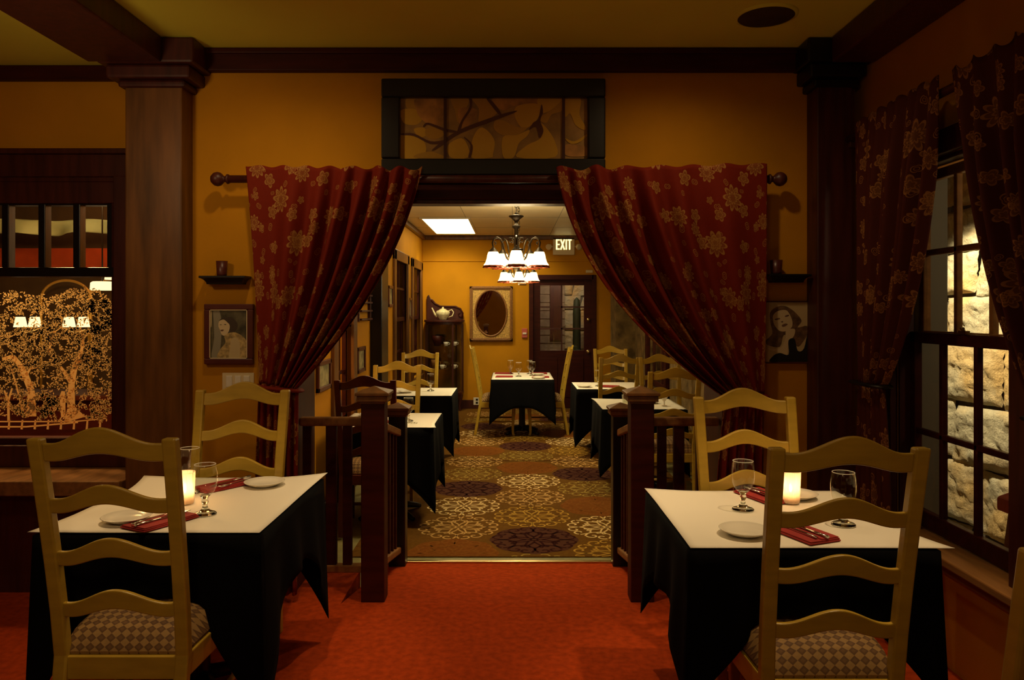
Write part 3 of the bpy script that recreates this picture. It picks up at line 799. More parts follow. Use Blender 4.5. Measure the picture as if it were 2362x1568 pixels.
dup(c0, (-1.06, 8.45, LOW), PI, 'ladder back chair standing in front of the glass china cabinet')
dup(c0, (-.20, 9.85, LOW), -PI / 2, 'ladder back chair in profile under the oval mirror')
dup(c0, (.445, 9.85, LOW), PI / 2, 'ladder back chair in profile in front of the far door')
dup(c0, (1.245, 9.30, LOW), PI, 'farthest ladder back chair on the right side of the back room')
dup(c0, (1.10, 8.20, LOW), .06, 'ladder back chair with its full leg showing beside the right aisle')
dup(c0, (1.53, 7.56, LOW), PI, 'shadowed ladder back chair against the dull stone side wall')
dup(c0, (1.31, 6.42, LOW), 0, 'ladder back chair seen through the right railing, its back to the viewer')
make_chair('dining_chair', 'dark maroon ladder back chair behind the left railing', 'chair', 'chairdark', (-1.02, 5.58, LOW + .01), 0, g).scale = CS

# ================================================================== TABLES, CLOTHS, PAPERS
def table(x, y, z, a, b, where, edge=.30, corner=.50, chair_edge=None, droop=None, seed=1):
    t = thing('dining_table', 'pedestal dining table ' + where, 'table', (x, y, z), 0, 'dining tables')
    mb = MB(); mb.box(-a + .012, a - .012, -b + .012, b - .012, .70, .728); mb.build('tabletop', 'dark', t, bevel=.004)
    mb = MB(); mb.lathe([(.045, .03), (.042, .10), (.038, .66), (.12, .70)], 20); mb.build('pedestal', 'black', t)
    for k in range(4):
        an = k * PI / 2 + PI / 4; c, s = math.cos(an), math.sin(an)
        mb = MB(); mb.tube([(0, 0, .075), (.12 * c, .12 * s, .06), (.24 * c, .24 * s, .03), (.29 * c, .29 * s, .016)], [.032, .028, .022, .016], 8); mb.build('foot', 'black', t)
    # cloth
    rnd = random.Random(seed)
    mb = MB(); n = 26; per = []
    R = .03
    for side in range(4):
        for i in range(n):
            u = i / n * 2 - 1
            if side == 0: p = (u * a, -b); nr = (0, -1)
            elif side == 1: p = (a, u * b); nr = (1, 0)
            elif side == 2: p = (-u * a, b); nr = (0, 1)
            else: p = (-a, -u * b); nr = (-1, 0)
            per.append((p, nr, abs(u), side, u))
    K = 9; m = len(per); vs = []
    for k in range(K + 1):
        tt = k / K
        for i, (p, nr, u, side, us) in enumerate(per):
            ed = edge if (chair_edge is None or side in (1, 3)) else chair_edge
            D = ed + (corner - ed) * max(0, (u - .2) / .8) ** 1.7
            cs = max(0, (u - .6) / .4) ** 1.5
            sx, sy = (1 if p[0] > 0 else -1), (1 if p[1] > 0 else -1)
            cx = abs(p[0]) / a; cy = abs(p[1]) / b
            fl = .012 + .02 * tt + .015 * tt * math.sin(us * 9 + side * 2 + seed)
            ox = nr[0] * fl * (1 - cs); oy = nr[1] * fl * (1 - cs)
            q = cs * (.012 + .018 * tt)
            ox += sx * q; oy += sy * q
            vs.append((p[0] + ox, p[1] + oy, .732 - D * tt - (.0 if k else 0)))
    fs = [(k * m + i, k * m + (i + 1) % m, (k + 1) * m + (i + 1) % m, (k + 1) * m + i) for k in range(K) for i in range(m)]
    # top
    vs.append((0, 0, .732)); ci = len(vs) - 1
    fs += [(ci, (i + 1) % m, i) for i in range(m)]
    mb.add(vs, fs, 0, True)
    c = mb.build('tablecloth', 'cloth', solid=.003, loc=(x, y, z), soff=1)
    tag(c, 'black cloth draped over the table ' + where, 'tablecloth', 'black tablecloths')
    # paper
    mb = MB(); dr = droop or {}
    pa, pb = a + .004, b + .004
    def f(u, v):
        X = (2 * u - 1); Y = (2 * v - 1)
        zz = .7385 + .0012 * math.sin(9 * u + seed) * math.sin(7 * v)
        ox = oy = 0
        for (sx, sy), (dx, dy, dz) in dr.items():
            w = max(0, 1 - math.hypot(X - sx, Y - sy) / .55) ** 1.5
            ox += dx * w; oy += dy * w; zz += dz * w
        return (X * pa + ox, Y * pb + oy, zz)
    mb.grid(24, 24, f)
    p = mb.build('table_paper', 'paper', solid=.0012, loc=(x, y, z), soff=1)
    tag(p, 'white paper sheet on the table ' + where, 'table paper', 'white table papers')
    return z + .7425
ZL = table(-1.205, 2.92, 0, .365, .405, 'at the left foreground with a candle', .24, .62, .19, {(1, 1): (.02, .03, .016), (-1, 1): (-.05, .02, .004), (-1, -1): (-.03, 0, .002)}, 1)
ZR = table(.935, 2.72, 0, .378, .365, 'at the right foreground by the curtained window', .24, .50, .19, {(1, -1): (.05, -.01, .002), (-1, 1): (-.01, .02, .005)}, 2)
Z1 = table(-.95, 5.95, LOW, .36, .38, 'behind the left railing', .34, .62, None, {(1, -1): (.03, -.02, .003)}, 3)
Z2 = table(-.97, 7.97, LOW, .36, .38, 'near the china cabinet', .34, .60, None, None, 4)
Z3 = table(.13, 9.85, LOW, .38, .50, 'in front of the far door', .34, .55, None, None, 5)
Z4 = table(1.15, 6.95, LOW, .36, .37, 'behind the right railing', .34, .58, None, {(-1, 1): (-.02, .02, .004)}, 6)
Z5 = table(1.08, 8.60, LOW, .37, .38, 'by the right aisle in the back room', .34, .62, None, None, 7)

# ---- stemware and settings
def goblet(label, loc, group='water goblets', s=1.0):
    t = thing('water_goblet', label, 'glass', loc, 0, group); t.scale = (s, s, s)
    mb = MB()
    mb.lathe([(.0005, .001), (.039, .001), (.040, .004), (.034, .008), (.018, .014), (.010, .024), (.0075, .036), (.011, .042), (.0125, .048), (.010, .054), (.012, .062), (.019, .0685), (.0005, .0690)], 28); mb.build('stem', 'solidglass', t)
    mb = MB(); mb.lathe([(.0005, .0695), (.020, .0695), (.032, .082), (.0395, .100), (.0425, .120), (.0425, .140), (.040, .160), (.0365, .178), (.0355, .180)], 28); mb.build('bowl', 'glass', t)
    mb = MB(); mb.tube([(.0362 * math.cos(2 * PI * i / 28), .0362 * math.sin(2 * PI * i / 28), .1795) for i in range(29)], .0012, 6, 0, False); mb.build('rim', 'china', t)
    return t
g0 = goblet('clear water goblet in front of the left candle', (-1.102, 2.724, ZL))
def gob(loc, label, s=1.0):
    c = dup(g0, loc, 0, label); c.scale = (s, s, s); return c
gob((-1.292, 3.041, ZL), 'clear water goblet standing behind the left candle')
gob((0.848, 2.785, ZR), 'clear water goblet left of the right candle')
gob((1.132, 2.591, ZR), 'clear water goblet right of the red napkin, by the window')
gob((-.02, 10.12, Z3), 'water goblet at the far left of the far door table')
gob((.235, 10.10, Z3), 'water goblet at the far right of the far door table')
gob((.085, 9.72, Z3), 'water goblet nearest on the far door table')
gob((.265, 9.85, Z3), 'water goblet at the right centre of the far door table')
gob((-.80, 5.86, Z1), 'water goblet on the table behind the left railing')
gob((-.86, 8.02, Z2), 'water goblet on the table near the china cabinet')
gob((.97, 8.50, Z5), 'water goblet on the table by the right aisle')
def tumbler(loc, label):
    t = thing('tumbler', label, 'glass', loc, 0, 'glass tumblers')
    mb = MB(); mb.lathe([(.001, .002), (.030, .002), (.036, .095), (.0345, .095), (.029, .008), (.001, .008)], 24); mb.build('glass_wall', 'glass', t)
    mb = MB(); mb.tube([(.0355 * math.cos(2 * PI * i / 24), .0355 * math.sin(2 * PI * i / 24), .095) for i in range(25)], .0011, 6, 0, False); mb.build('rim', 'china', t)
    return t
tb = tumbler((1.02, 6.80, Z4), 'clear tumbler left of the plate on the table behind the right railing')
dup(tb, (1.06, 7.02, Z4), 0, 'second clear tumbler behind the first on the table past the right railing')
t = thing('dessert_glass', 'flared dessert glass on the table behind the right railing', 'glass', (1.36, 6.78, Z4))
mb = MB(); mb.lathe([(.001, .001), (.026, .001), (.026, .004), (.006, .010), (.005, .04), (.014, .045), (.042, .095), (.041, .095), (.013, .048), (.001, .046)], 6, (0, 0, 0), 0, False); mb.build('bowl', 'china', t)

def plate(label, loc, r=.083):
    mb = MB(); mb.lathe([(.001, .0005), (r * .6, .0005), (r * .68, .004), (r * .98, .016), (r, .018), (r * .97, .0195), (r * .70, .009), (r * .62, .006), (.001, .006)], 40)
    o = mb.build('side_plate', 'china', loc=loc); return tag(o, label, 'plate', 'white side plates')
p0 = plate('white side plate at the far right of the left candlelit table', (-1.036, 3.174, ZL))
def pl(loc, label): c = p0.copy(); col.objects.link(c); c.location = loc; c['label'] = label
pl((-1.341, 2.642, ZL), 'white side plate left of the near napkin, seen through the left chair')
pl((0.763, 2.488, ZR), 'white side plate left of the near napkin on the right table')
pl((1.111, 2.970, ZR), 'white side plate behind the right candle')
pl((.33, 9.48, Z3), 'side plate at the near right of the far door table'); pl((.34, 9.95, Z3), 'side plate at the far right of the far door table')
pl((1.27, 6.98, Z4), 'white plate on the table behind the right railing'); pl((.80, 8.42, Z5), 'side plate on the table by the right aisle')
pl((-1.16, 6.16, Z1), 'side plate on the table behind the left railing'); pl((-1.10, 7.86, Z2), 'side plate on the table near the china cabinet')

def napkin(label, loc, rz, a=.062, b=.11):
    mb = MB()
    mb.box(-a, a, -b, b, 0, .005); mb.box(-a + .004, a - .002, -b + .003, b - .004, .005, .010); mb.box(-a + .05, a - .004, -b + .006, b - .008, .010, .014)
    o = mb.build('folded_napkin', 'napkin', loc=loc, rz=rz, bevel=.002); return tag(o, label, 'napkin', 'folded red napkins')
n0 = napkin('red folded napkin at the far side of the left candlelit table', (-1.205, 3.150, ZL), -.62)
def nap(loc, rz, label): c = n0.copy(); col.objects.link(c); c.location = loc; c.rotation_euler.z = rz; c['label'] = label
nap((-1.213, 2.621, ZL), -.50, 'red folded napkin nearest the viewer on the left table')
nap((0.985, 2.970, ZR), .35, 'red folded napkin behind the right candle table goblet')
nap((0.947, 2.488, ZR), .38, 'red folded napkin nearest the viewer on the right table')
nap((-.12, 10.15, Z3), 1.5, 'red napkin at the far left of the far door table'); nap((-.10, 9.66, Z3), 1.5, 'red napkin at the near left of the far door table')
nap((.36, 9.60, Z3), 1.5, 'dark red napkin beside the near right plate of the far door table'); nap((.36, 10.15, Z3), 1.5, 'dark red napkin at the far right corner of the far door table')
nap((-1.02, 5.85, Z1), .3, 'red napkin on the table behind the left railing'); nap((1.08, 8.44, Z5), 1.2, 'red napkin on the table by the right aisle')

def fork(label, loc, rz):
    mb = MB(); L = .19
    pts = [(0, -.095, .001), (0, -.05, .003), (0, .02, .003), (0, .045, .002)]
    mb.tube(pts, [.006, .004, .0028, .004], 8, 0, True, .5)
    mb.tube([(0, .042, .002), (0, .055, .003), (0, .062, .003)], [.004, .011, .011], 8, 0, True, .22)
    for x in (-.0085, -.0028, .0028, .0085): mb.tube([(x, .058, .003), (x, .075, .002), (x, .096, .004)], [.0018, .0017, .001], 6)
    return tag(mb.build('fork', 'steel', loc=loc, rz=rz), label, 'fork', 'steel forks')
def knife(label, loc, rz):
    mb = MB()
    mb.tube([(0, -.105, .004), (0, -.06, .004), (0, -.01, .004)], [.0065, .0055, .0045], 8, 0, True, .7)
    mb.prism([(-.004, -.012), (.006, -.012), (.008, .04), (.007, .085), (.0, .112), (-.004, .09)], .003, .0055, lambda a, b, d: (a, b, d))
    return tag(mb.build('table_knife', 'steel', loc=loc, rz=rz), label, 'knife', 'steel table knives')
zf = .0145
f0 = fork('steel fork on the near napkin of the right table', (0.927, 2.483, ZR + zf), .38); k0 = knife('steel knife on the near napkin of the right table', (0.957, 2.488, ZR + zf), .38)
for src, dx, nm in ((f0, -.02, 'fork'), (k0, .012, 'knife')):
    for (nx, ny, nz, rz, where) in ((-1.213, 2.621, ZL, -.50, 'near napkin of the left table'), (-1.162, 3.164, ZL, -.45 + PI, 'far napkin of the left table'), (0.985, 2.970, ZR, .35 + PI, 'far napkin of the right table')):
        c = src.copy(); col.objects.link(c); c.location = (nx + dx * math.cos(rz), ny + dx * math.sin(rz), nz + zf); c.rotation_euler.z = rz
        c['label'] = 'steel %s lying on the %s' % (nm, where)

def votive(label, loc):
    t = thing('votive_candle', label, 'candle', loc, 0, 'lit votive candles')
    mb = MB()
    rib = lambda a, k: 1 + .022 * math.cos(26 * a)
    mb.lathe([(.001, .002), (.031, .002), (.033, .006), (.0375, .118), (.0365, .120), (.0345, .117), (.030, .012), (.001, .011)], 104, (0, 0, 0), 0, True, rib); mb.build('ribbed_glass', 'votive', t)
    mb = MB(); mb.lathe([(.001, .012), (.022, .012), (.022, .040), (.018, .041), (.001, .039)], 20); mb.build('candle', 'wax', t)
    mb = MB(); mb.lathe([(.001, .041), (.0055, .048), (.006, .054), (.003, .066), (.0005, .074)], 12); mb.build('flame', 'flame', t)
    return t
v0 = votive('lit ribbed votive candle on the left foreground table', (-1.241, 2.877, ZL))
dup(v0, (1.060, 2.888, ZR), 0, 'lit ribbed votive candle on the right foreground table')
for (x, y, z) in ((-1.241, 2.877, ZL), (1.060, 2.888, ZR)):
    l = bpy.data.lights.new('candle_light', 'POINT'); l.energy = .28; l.color = (1, .6, .25); l.shadow_soft_size = .008
    o = bpy.data.objects.new('candle_light', l); col.objects.link(o); o.location = (x, y, z + .082)

# small sprig and sauce things on back tables
t = thing('herb_sprig', 'yellow green sprig lying on the table behind the left railing', 'sprig', (-.78, 5.72, Z1))
mb = MB(); mb.tube([(-.05, 0, .004), (0, .01, .008), (.06, .0, .004)], .002, 6)
for k in range(6): mb.tube([(-.04 + .02 * k, .005, .005), (-.03 + .02 * k, .02 * (-1) ** k, .012)], [.004, .001], 6)
mb.build('stem_and_leaves', 'olive', t)

# ================================================================== RAILINGS
def railing(name, label, xs0, xs1, side, y0=3.895, y1=4.75):
    t = thing(name, label, 'railing', (0, 0, 0), 0, 'dark wood railings')
    zb1 = LOW
    def newel(x, y, zb, zt, w, m):
        mb = MB(); mb.box(x - w / 2, x + w / 2, y - w / 2, y + w / 2, zb, zt - .075)
        o = mb.build('newel_post', m, t, bevel=.006)
        mb = MB()
        k = w / 2
        mb.box(x - k - .006, x + k + .006, y - k - .006, y + k + .006, zt - .085, zt - .074)
        mb.box(x - k - .018, x + k + .018, y - k - .018, y + k + .018, zt - .074, zt - .045)
        e = k + .026
        mb.box(x - e, x + e, y - e, y + e, zt - .045, zt - .030)
        mb.add([(x - e, y - e, zt - .03), (x + e, y - e, zt - .03), (x + e, y + e, zt - .03), (x - e, y + e, zt - .03), (x, y, zt)], [(0, 1, 4), (1, 2, 4), (2, 3, 4), (3, 0, 4), (3, 2, 1, 0)])
        mb.build('post_cap', 'column', o, bevel=.003)
    newel(xs0, y0, -.012, 1.085, .118, 'trim'); newel(xs1, y1, -.104 - .02, .895, .105, 'black')
    def rail(za, zb_, h, nm, w=.055):
        ya, yb_ = y0 + .055, y1 - .05
        xa, xb = lerp(xs0, xs1, .06), lerp(xs0, xs1, .94)
        vs = [(x + d * w / 2, y, z + q) for (x, y, z) in ((xa, ya, za), (xb, yb_, zb_)) for d, q in ((-1, -h), (1, -h), (1, 0), (-1, 0))]
        mb = MB(); mb.add(vs, [(3, 2, 1, 0), (4, 5, 6, 7), (0, 1, 5, 4), (1, 2, 6, 5), (2, 3, 7, 6), (3, 0, 4, 7)]); mb.build(nm, 'ledge', t, bevel=.008)
    rail(.90, .735, .045, 'handrail'); rail(.165, .005, .04, 'base_rail')
    for k in range(5):
        q = (k + 1) / 6; x = lerp(xs0, xs1, lerp(.06, .94, q)); y = lerp(y0 + .055, y1 - .05, q)
        zt = lerp(.90, .735, q) - .04; zb_ = lerp(.165, .005, q) - .005
        mb = MB(); mb.box(x - .016, x + .016, y - .016, y + .016, zb_, zt); mb.build('baluster', 'trim', t, bevel=.003)
    # return section along the opening, to the jamb
    xj = JL + .025 if side < 0 else JR - .025
    xa, xb = sorted((xs0 + side * .062, xj)); yr = 4.03
    mb = MB(); mb.box(xa, xb, yr - .03, yr + .03, .86, .905); mb.build('handrail', 'ledge', t, bevel=.01)
    mb = MB(); mb.box(xa, xb, yr - .025, yr + .025, .085, .125); mb.build('base_rail', 'ledge', t, bevel=.006)
    for x in ((-.873, -.958, -1.085) if side < 0 else (.795, .885, 1.0)):
        w = .055 if abs(x + .958) < .01 or abs(x - .885) < .01 else .046
        mb = MB(); mb.box(x - w / 2, x + w / 2, yr - .018, yr + .018, .12, .865); mb.build('baluster', 'trim', t, bevel=.003)
    return t
railing('ramp_railing', 'dark wood railing with capped newel posts on the left of the ramp', P(864, 0, 3.895).x, P(918, 0, 4.75).x, -1)
railing('ramp_railing', 'dark wood railing with capped newel posts on the right of the ramp', P(1478, 0, 3.895).x, P(1431, 0, 4.75).x, 1)

# ================================================================== CURTAINS
def curtain(name, label, mapf, top0, top1, c0, c1, tie0, tie1, bot0, bot1, m, length, width, nf, amp, rodz, tieband, skew=1.3, group=None, seed=0, wav=6, tb=6):
    """mapf(px,py,depth offset)->world.  u runs from the outer edge (0) to the inner edge (1)"""
    t = thing(name, label, 'curtain', (0, 0, 0), 0, group)
    mb = MB(); nu, nv = 150, 60
    def fold(u, v):
        ph = nf * (u ** skew)
        s = math.sin(2 * PI * ph + seed); s2 = math.sin(2 * PI * ph * .5 + 1.7 + seed)
        k = lerp(.3, 1.0, min(1, v * 4)) * (.22 + .78 * min(1, u * 1.7)) * (1 - .5 * v ** 3)
        return amp * k * (s + .45 * s2)
    def f(u, v):
        a = (lerp(top0[0], top1[0], u), lerp(top0[1], top1[1], u))
        cpt = (lerp(c0[0], c1[0], u ** 1.15), lerp(c0[1], c1[1], u ** 1.15))
        b_ = (lerp(tie0[0], tie1[0], u), lerp(tie0[1], tie1[1], u))
        px = (1 - v) ** 2 * a[0] + 2 * v * (1 - v) * cpt[0] + v * v * b_[0]
        py = (1 - v) ** 2 * a[1] + 2 * v * (1 - v) * cpt[1] + v * v * b_[1]
        py += (1 - v) ** 6 * wav * math.sin(2 * PI * nf * u * 1.0 + 1 + seed) * (.3 + .7 * u)
        return mapf(px, py, fold(u, v))
    mb.grid(nu, nv, f, 0, True, lambda u, v: (u * width, -v * length))
    mb.build('gathered_panel', m, t, solid=.003)
    mb = MB()
    def h(u, v):
        px = lerp(lerp(tie0[0], tie1[0], u), lerp(bot0[0], bot1[0], u), v ** .8); py = lerp(lerp(tie0[1], tie1[1], u), lerp(bot0[1], bot1[1], u), v)
        return mapf(px, py, amp * .55 * math.sin(2 * PI * nf * .8 * u + seed) * lerp(.5, 1, v))
    mb.grid(90, 20, h, 0, True, lambda u, v: (u * width * .6, -length - v * .9))
    mb.build('hanging_tail', m, t, solid=.003)
    mb = MB()
    pts = [mapf(lerp(tie0[0], tie1[0], u) + du, lerp(tie0[1], tie1[1], u) + tb, d) for u, du, d in ((-.04, 0, .03), (.0, 0, -.03), (.3, 0, -.042), (.7, 0, -.042), (1.0, 0, -.03), (1.04, 0, .03))]
    mb.tube(pts, .018, 8, 0, True, .5); mb.build('tieback', tieband, t)
    return t
YC = 3.875
fm = lambda px, py, d: P(px, py, YC) + Vector((0, d - .045, 0))
curtain('opening_curtain', 'red floral curtain tied back on the left side of the opening', fm, (574, 386), (977, 392), (597, 640), (922, 648), (604, 882), (694, 892), (588, 1360), (690, 1362), 'curtain', 1.25, 1.35, 7.5, .046, 0, 'curtain', 1.75, 'red curtains of the opening')
curtain('opening_curtain', 'red floral curtain tied back on the right side of the opening', fm, (1763, 381), (1281, 392), (1765, 650), (1322, 690), (1757, 905), (1668, 918), (1756, 1350), (1630, 1360), 'curtain', 1.30, 1.5, 6.5, .048, 0, 'curtain', 1.8, 'red curtains of the opening', 2.0)
XC = 1.705
def wm(px, py, d):
    Y = XC * F / (px - CX); return Vector((XC - d, Y, EYE - (py - HY) / F * Y))
def wq(px, Z):   # pixel column + height -> (Y, Z) pair used as curtain coordinates
    return (XC * F / (px - CX), Z)
sm = lambda y, z, d: Vector((XC - .036 + d, y, z))
curtain('window_curtain', 'dark floral curtain tied back on the far side of the window', sm, (3.69, 2.385), (2.98, 2.385), (3.69, 1.75), (3.03, 1.62), (3.66, 1.13), (3.40, 1.13), (3.72, .03), (3.30, .03), 'curtain2', 1.3, 1.25, 8, .03, 0, 'black', 1.05, 'dark curtains of the window', .6, .014, 0)
curtain('window_curtain', 'dark floral curtain on the near side of the window', sm, (1.95, 2.385), (2.89, 2.385), (2.05, 1.75), (2.80, 1.62), (2.16, 1.13), (2.42, 1.13), (2.05, .03), (2.45, .03), 'curtain2', 1.3, 1.25, 8, .03, 0, 'black', 1.05, 'dark curtains of the window', 1.9, .014, 0)
# rods
def rod(name, label, p0, p1, r, ends, axis):
    t = thing(name, label, 'curtain rod', (0, 0, 0))
    mb = MB(); mb.tube([p0, p1], r, 14); mb.build('pole', 'dark', t)
    for p, s in ends:
        mb = MB(); R = Matrix.Rotation(s * PI / 2, 4, axis)
        mb.lathe([(.001, -.005), (.024, 0), (.026, .008), (.018, .014), (.014, .022), (.020, .028), (.033, .042), (.037, .058), (.033, .074), (.020, .088), (.001, .094)], 20, p, 0, True, None, R); mb.build('finial', 'dark', t)
    return t
zr_ = P(0, 413, YC).z
a, b = P(528, 0, YC).x, P(1773, 0, YC).x
t = rod('curtain_rod', 'thick dark curtain rod with ball finials above the opening', (a, YC, zr_), (b, YC, zr_), .020, (((a, YC, zr_), -1), ((b, YC, zr_), 1)), 'Y')
for x in (a + .12, b - .05):
    mb = MB(); mb.box(x - .012, x + .012, YC - .01, WY, zr_ - .05, zr_ - .02); mb.box(x - .02, x + .02, WY - .012, WY, zr_ - .09, zr_ + .03); mb.build('bracket', 'dark', t, bevel=.004)
t = rod('curtain_rod', 'dark curtain rod carrying the window curtains', (XC, 3.86, 2.335), (XC, 1.75, 2.335), .018, (), 'X')
mb = MB(); mb.box(XC - .01, 1.80, 3.80, 3.825, 2.29, 2.318); mb.box(1.785, 1.80, 3.79, 3.84, 2.25, 2.36); mb.build('bracket', 'dark', t, bevel=.003)

# ================================================================== WALL DECORATION, FRONT ROOM
# framed leaded panel over the opening
t = thing('framed_art_glass', 'wide black framed art panel of magnolia petals above the opening', 'art panel', (0, 0, 0))
FYp = WY - .06
def rectpx(x0, y0, x1, y1, Y): a = P(x0, y1, Y); b = P(x1, y0, Y); return a.x, b.x, a.z, b.z
ox0, ox1, oz0, oz1 = rectpx(879, 180, 1397, 404, FYp); ix0, ix1, iz0, iz1 = rectpx(922, 223, 1356, 365, FYp)
mb = MB()
mb.box(ox0, ox1, FYp, WY, iz1, oz1); mb.box(ox0, ox1, FYp, WY, oz0, iz0); mb.box(ox0, ix0, FYp, WY, iz0, iz1); mb.box(ix1, ox1, FYp, WY, iz0, iz1)
mb.build('frame', 'black', t, bevel=.008)
yp = FYp + .035
for nm in (1027, 1300):
    x = P(nm, 0, yp).x; mb = MB(); mb.box(x - .007, x + .007, yp - .012, yp, iz0, iz1); mb.build('mullion', 'dark', t)
M['petal1'] = frosted_mat('pale amber petal glass', (.66, .37, .05), .1); M['petal2'] = frosted_mat('tan petal glass', (.52, .28, .05), .1)
M['petalbg'] = mat('umber glass ground', (.33, .175, .04), .4, var=.35, scale=9); M['twig'] = mat('dark red twig glass', (.10, .03, .015), .4); M['petal3'] = mat('orange brown petal glass', (.44, .20, .045), .4, var=.4, scale=14)
mb = MB(); mb.box(ix0, ix1, yp, yp + .01, iz0, iz1)
kk = [0]
def art(pts, mi, smooth=True):
    """outline in photo-crop pixels of the panel (2362 wide crop)"""
    kk[0] += 1
    q = [(860 + x * 560 / 2362, 160 + y * 260 / 1097) for x, y in pts]
    n = len(q); out = []
    for i in range(n):
        p0, p1, p2, p3 = (q[(i + j) % n] for j in (-1, 0, 1, 2))
        for s in range(4 if smooth else 1):
            u = s / 4
            out.append(tuple(.5 * (2 * p1[k] + (p2[k] - p0[k]) * u + (2 * p0[k] - 5 * p1[k] + 4 * p2[k] - p3[k]) * u * u + (-p0[k] + 3 * p1[k] - 3 * p2[k] + p3[k]) * u ** 3) for k in (0, 1)))
    yy = yp - .0006 - .00012 * kk[0]; vs = []
    for x, y in out:
        p = P(x, y, yp); vs.append((min(ix1, max(ix0, p.x)), yy, min(iz1, max(iz0, p.z))))
    mb.add(vs, [tuple(range(len(vs)))], mi)
art([(330, 275), (420, 275), (430, 380), (330, 375)], 2); art([(270, 400), (420, 390), (480, 480), (420, 540), (300, 520)], 1)
art([(420, 275), (690, 275), (690, 520), (560, 540), (470, 480), (425, 400)], 5); art([(400, 580), (500, 570), (520, 640), (450, 660)], 1)
art([(265, 640), (350, 640), (480, 680), (520, 780), (460, 860), (265, 860)], 1); art([(520, 580), (640, 560), (690, 640), (600, 680), (520, 650)], 2); art([(420, 830), (560, 800), (680, 840), (680, 862), (420, 862)], 2)
art([(760, 275), (930, 275), (900, 400), (830, 520), (800, 400)], 2); art([(840, 380), (1010, 390), (990, 490), (880, 580), (840, 520)], 5)
art([(730, 740), (860, 670), (930, 760), (925, 858), (760, 858)], 1); art([(970, 680), (1040, 570), (1120, 600), (1185, 700), (1170, 820), (1150, 858), (960, 858)], 1)
art([(960, 275), (1110, 275), (1220, 400), (1110, 500), (1030, 520), (1030, 380)], 2); art([(1170, 275), (1610, 275), (1600, 340), (1400, 350), (1260, 400)], 5)
art([(1390, 370), (1500, 335), (1610, 345), (1620, 440), (1560, 530), (1460, 575), (1385, 470)], 1); art([(1190, 500), (1280, 500), (1390, 560), (1500, 570), (1400, 640), (1260, 640), (1180, 580)], 2)
art([(1265, 660), (1400, 640), (1520, 590), (1500, 650), (1420, 720), (1370, 855), (1270, 855)], 1); art([(1600, 510), (1680, 560), (1770, 700), (1770, 855), (1400, 855), (1500, 740), (1640, 660)], 1)
art([(1640, 450), (1700, 420), (1840, 275), (1840, 400), (1740, 440), (1690, 520), (1630, 500)], 2); art([(1610, 275), (1840, 275), (1740, 390), (1640, 420)], 1)
art([(1870, 275), (2020, 275), (2010, 440), (2070, 560), (2050, 590), (1970, 540), (1920, 430), (1870, 460)], 1); art([(1870, 670), (1960, 700), (2085, 630), (2085, 650), (2000, 715), (1920, 722)], 1)
art([(1880, 730), (2085, 760), (2085, 840), (1880, 840)], 5)
art([(590, 770), (820, 600), (1180, 460), (1380, 405), (1385, 420), (1230, 480), (860, 620), (700, 720), (600, 785)], 4); art([(820, 610), (860, 500), (940, 370), (935, 275), (965, 275), (955, 390), (880, 510), (850, 600)], 4)
art([(490, 550), (540, 520), (700, 575), (810, 600), (800, 618), (690, 600), (540, 540), (500, 562)], 4); art([(280, 625), (400, 625), (560, 700), (700, 690), (700, 712), (560, 725), (400, 650), (280, 640)], 4)
art([(1100, 275), (1170, 320), (1250, 430), (1230, 445), (1150, 350)], 4); art([(930, 850), (950, 740), (890, 670), (900, 665), (970, 740), (955, 850)], 4); art([(1520, 590), (1560, 520), (1610, 480), (1640, 340), (1655, 420), (1630, 500), (1660, 600), (1620, 670), (1590, 560)], 4)
mb.build('art_panel', ['petalbg', 'petal1', 'petal2', 'petal2', 'twig', 'petal3'], t)

# shelves with a dark cup, either side
def shelf(label, x0, x1, ytop, px_cup, cupw, ycup, cuplabel):
    Y = 3.90
    a = P(x0, 0, Y).x; b = P(x1, 0, Y).x; z1 = P(0, ytop, Y).z
    t = thing('wall_shelf', label, 'shelf', ((a + b) / 2, WY, z1), 0, 'small black wall shelves'); h = (b - a) / 2
    mb = MB(); mb.box(-h, h, -.10, 0, -.012, 0); mb.build('cap_board', 'black', t, bevel=.003)
    mb = MB(); n = 8
    secs = []
    for k in range(n + 1):
        u = k / n; q = math.sin(u * PI / 2)
        secs.append((u, lerp(h - .005, h - .028, q ** .7), lerp(.095, .065, q ** .7)))
    vs = []
    for u, hh, dd in secs: vs += [(-hh, -dd, -.012 - u * .03), (hh, -dd, -.012 - u * .03), (hh, 0, -.012 - u * .03), (-hh, 0, -.012 - u * .03)]
    fs = [(k * 4 + i, k * 4 + (i + 1) % 4, k * 4 + 4 + (i + 1) % 4, k * 4 + 4 + i) for k in range(n) for i in range(4)] + [tuple(n * 4 + i for i in range(4))]
    mb.add(vs, fs); mb.build('cove_moulding', 'black', t)
    x = P(px_cup, 0, Y + .03).x; r = cupw / F * (Y + .03) / 2; hz = P(0, ycup, Y + .03).z - z1
    t2 = thing('dark_cup', cuplabel, 'cup', (x, WY - .052, z1), 0, 'dark cups on the wall shelves')
    mb = MB(); mb.lathe([(.001, .001), (r * .82, .001), (r * .86, .01), (r, hz), (r * .9, hz), (r * .78, .012), (.001, .01)], 24); mb.build('body', 'chairdark', t2)
    return t
shelf('small black shelf on the wall above the portrait of the woman in fur', 461, 568, 636, 512, 26, 602, 'dark cup standing on the left wall shelf')
shelf('small black shelf on the wall by the right corner pilaster', 1772, 1869, 632, 1790, 29, 600, 'dark cup standing on the right wall shelf')

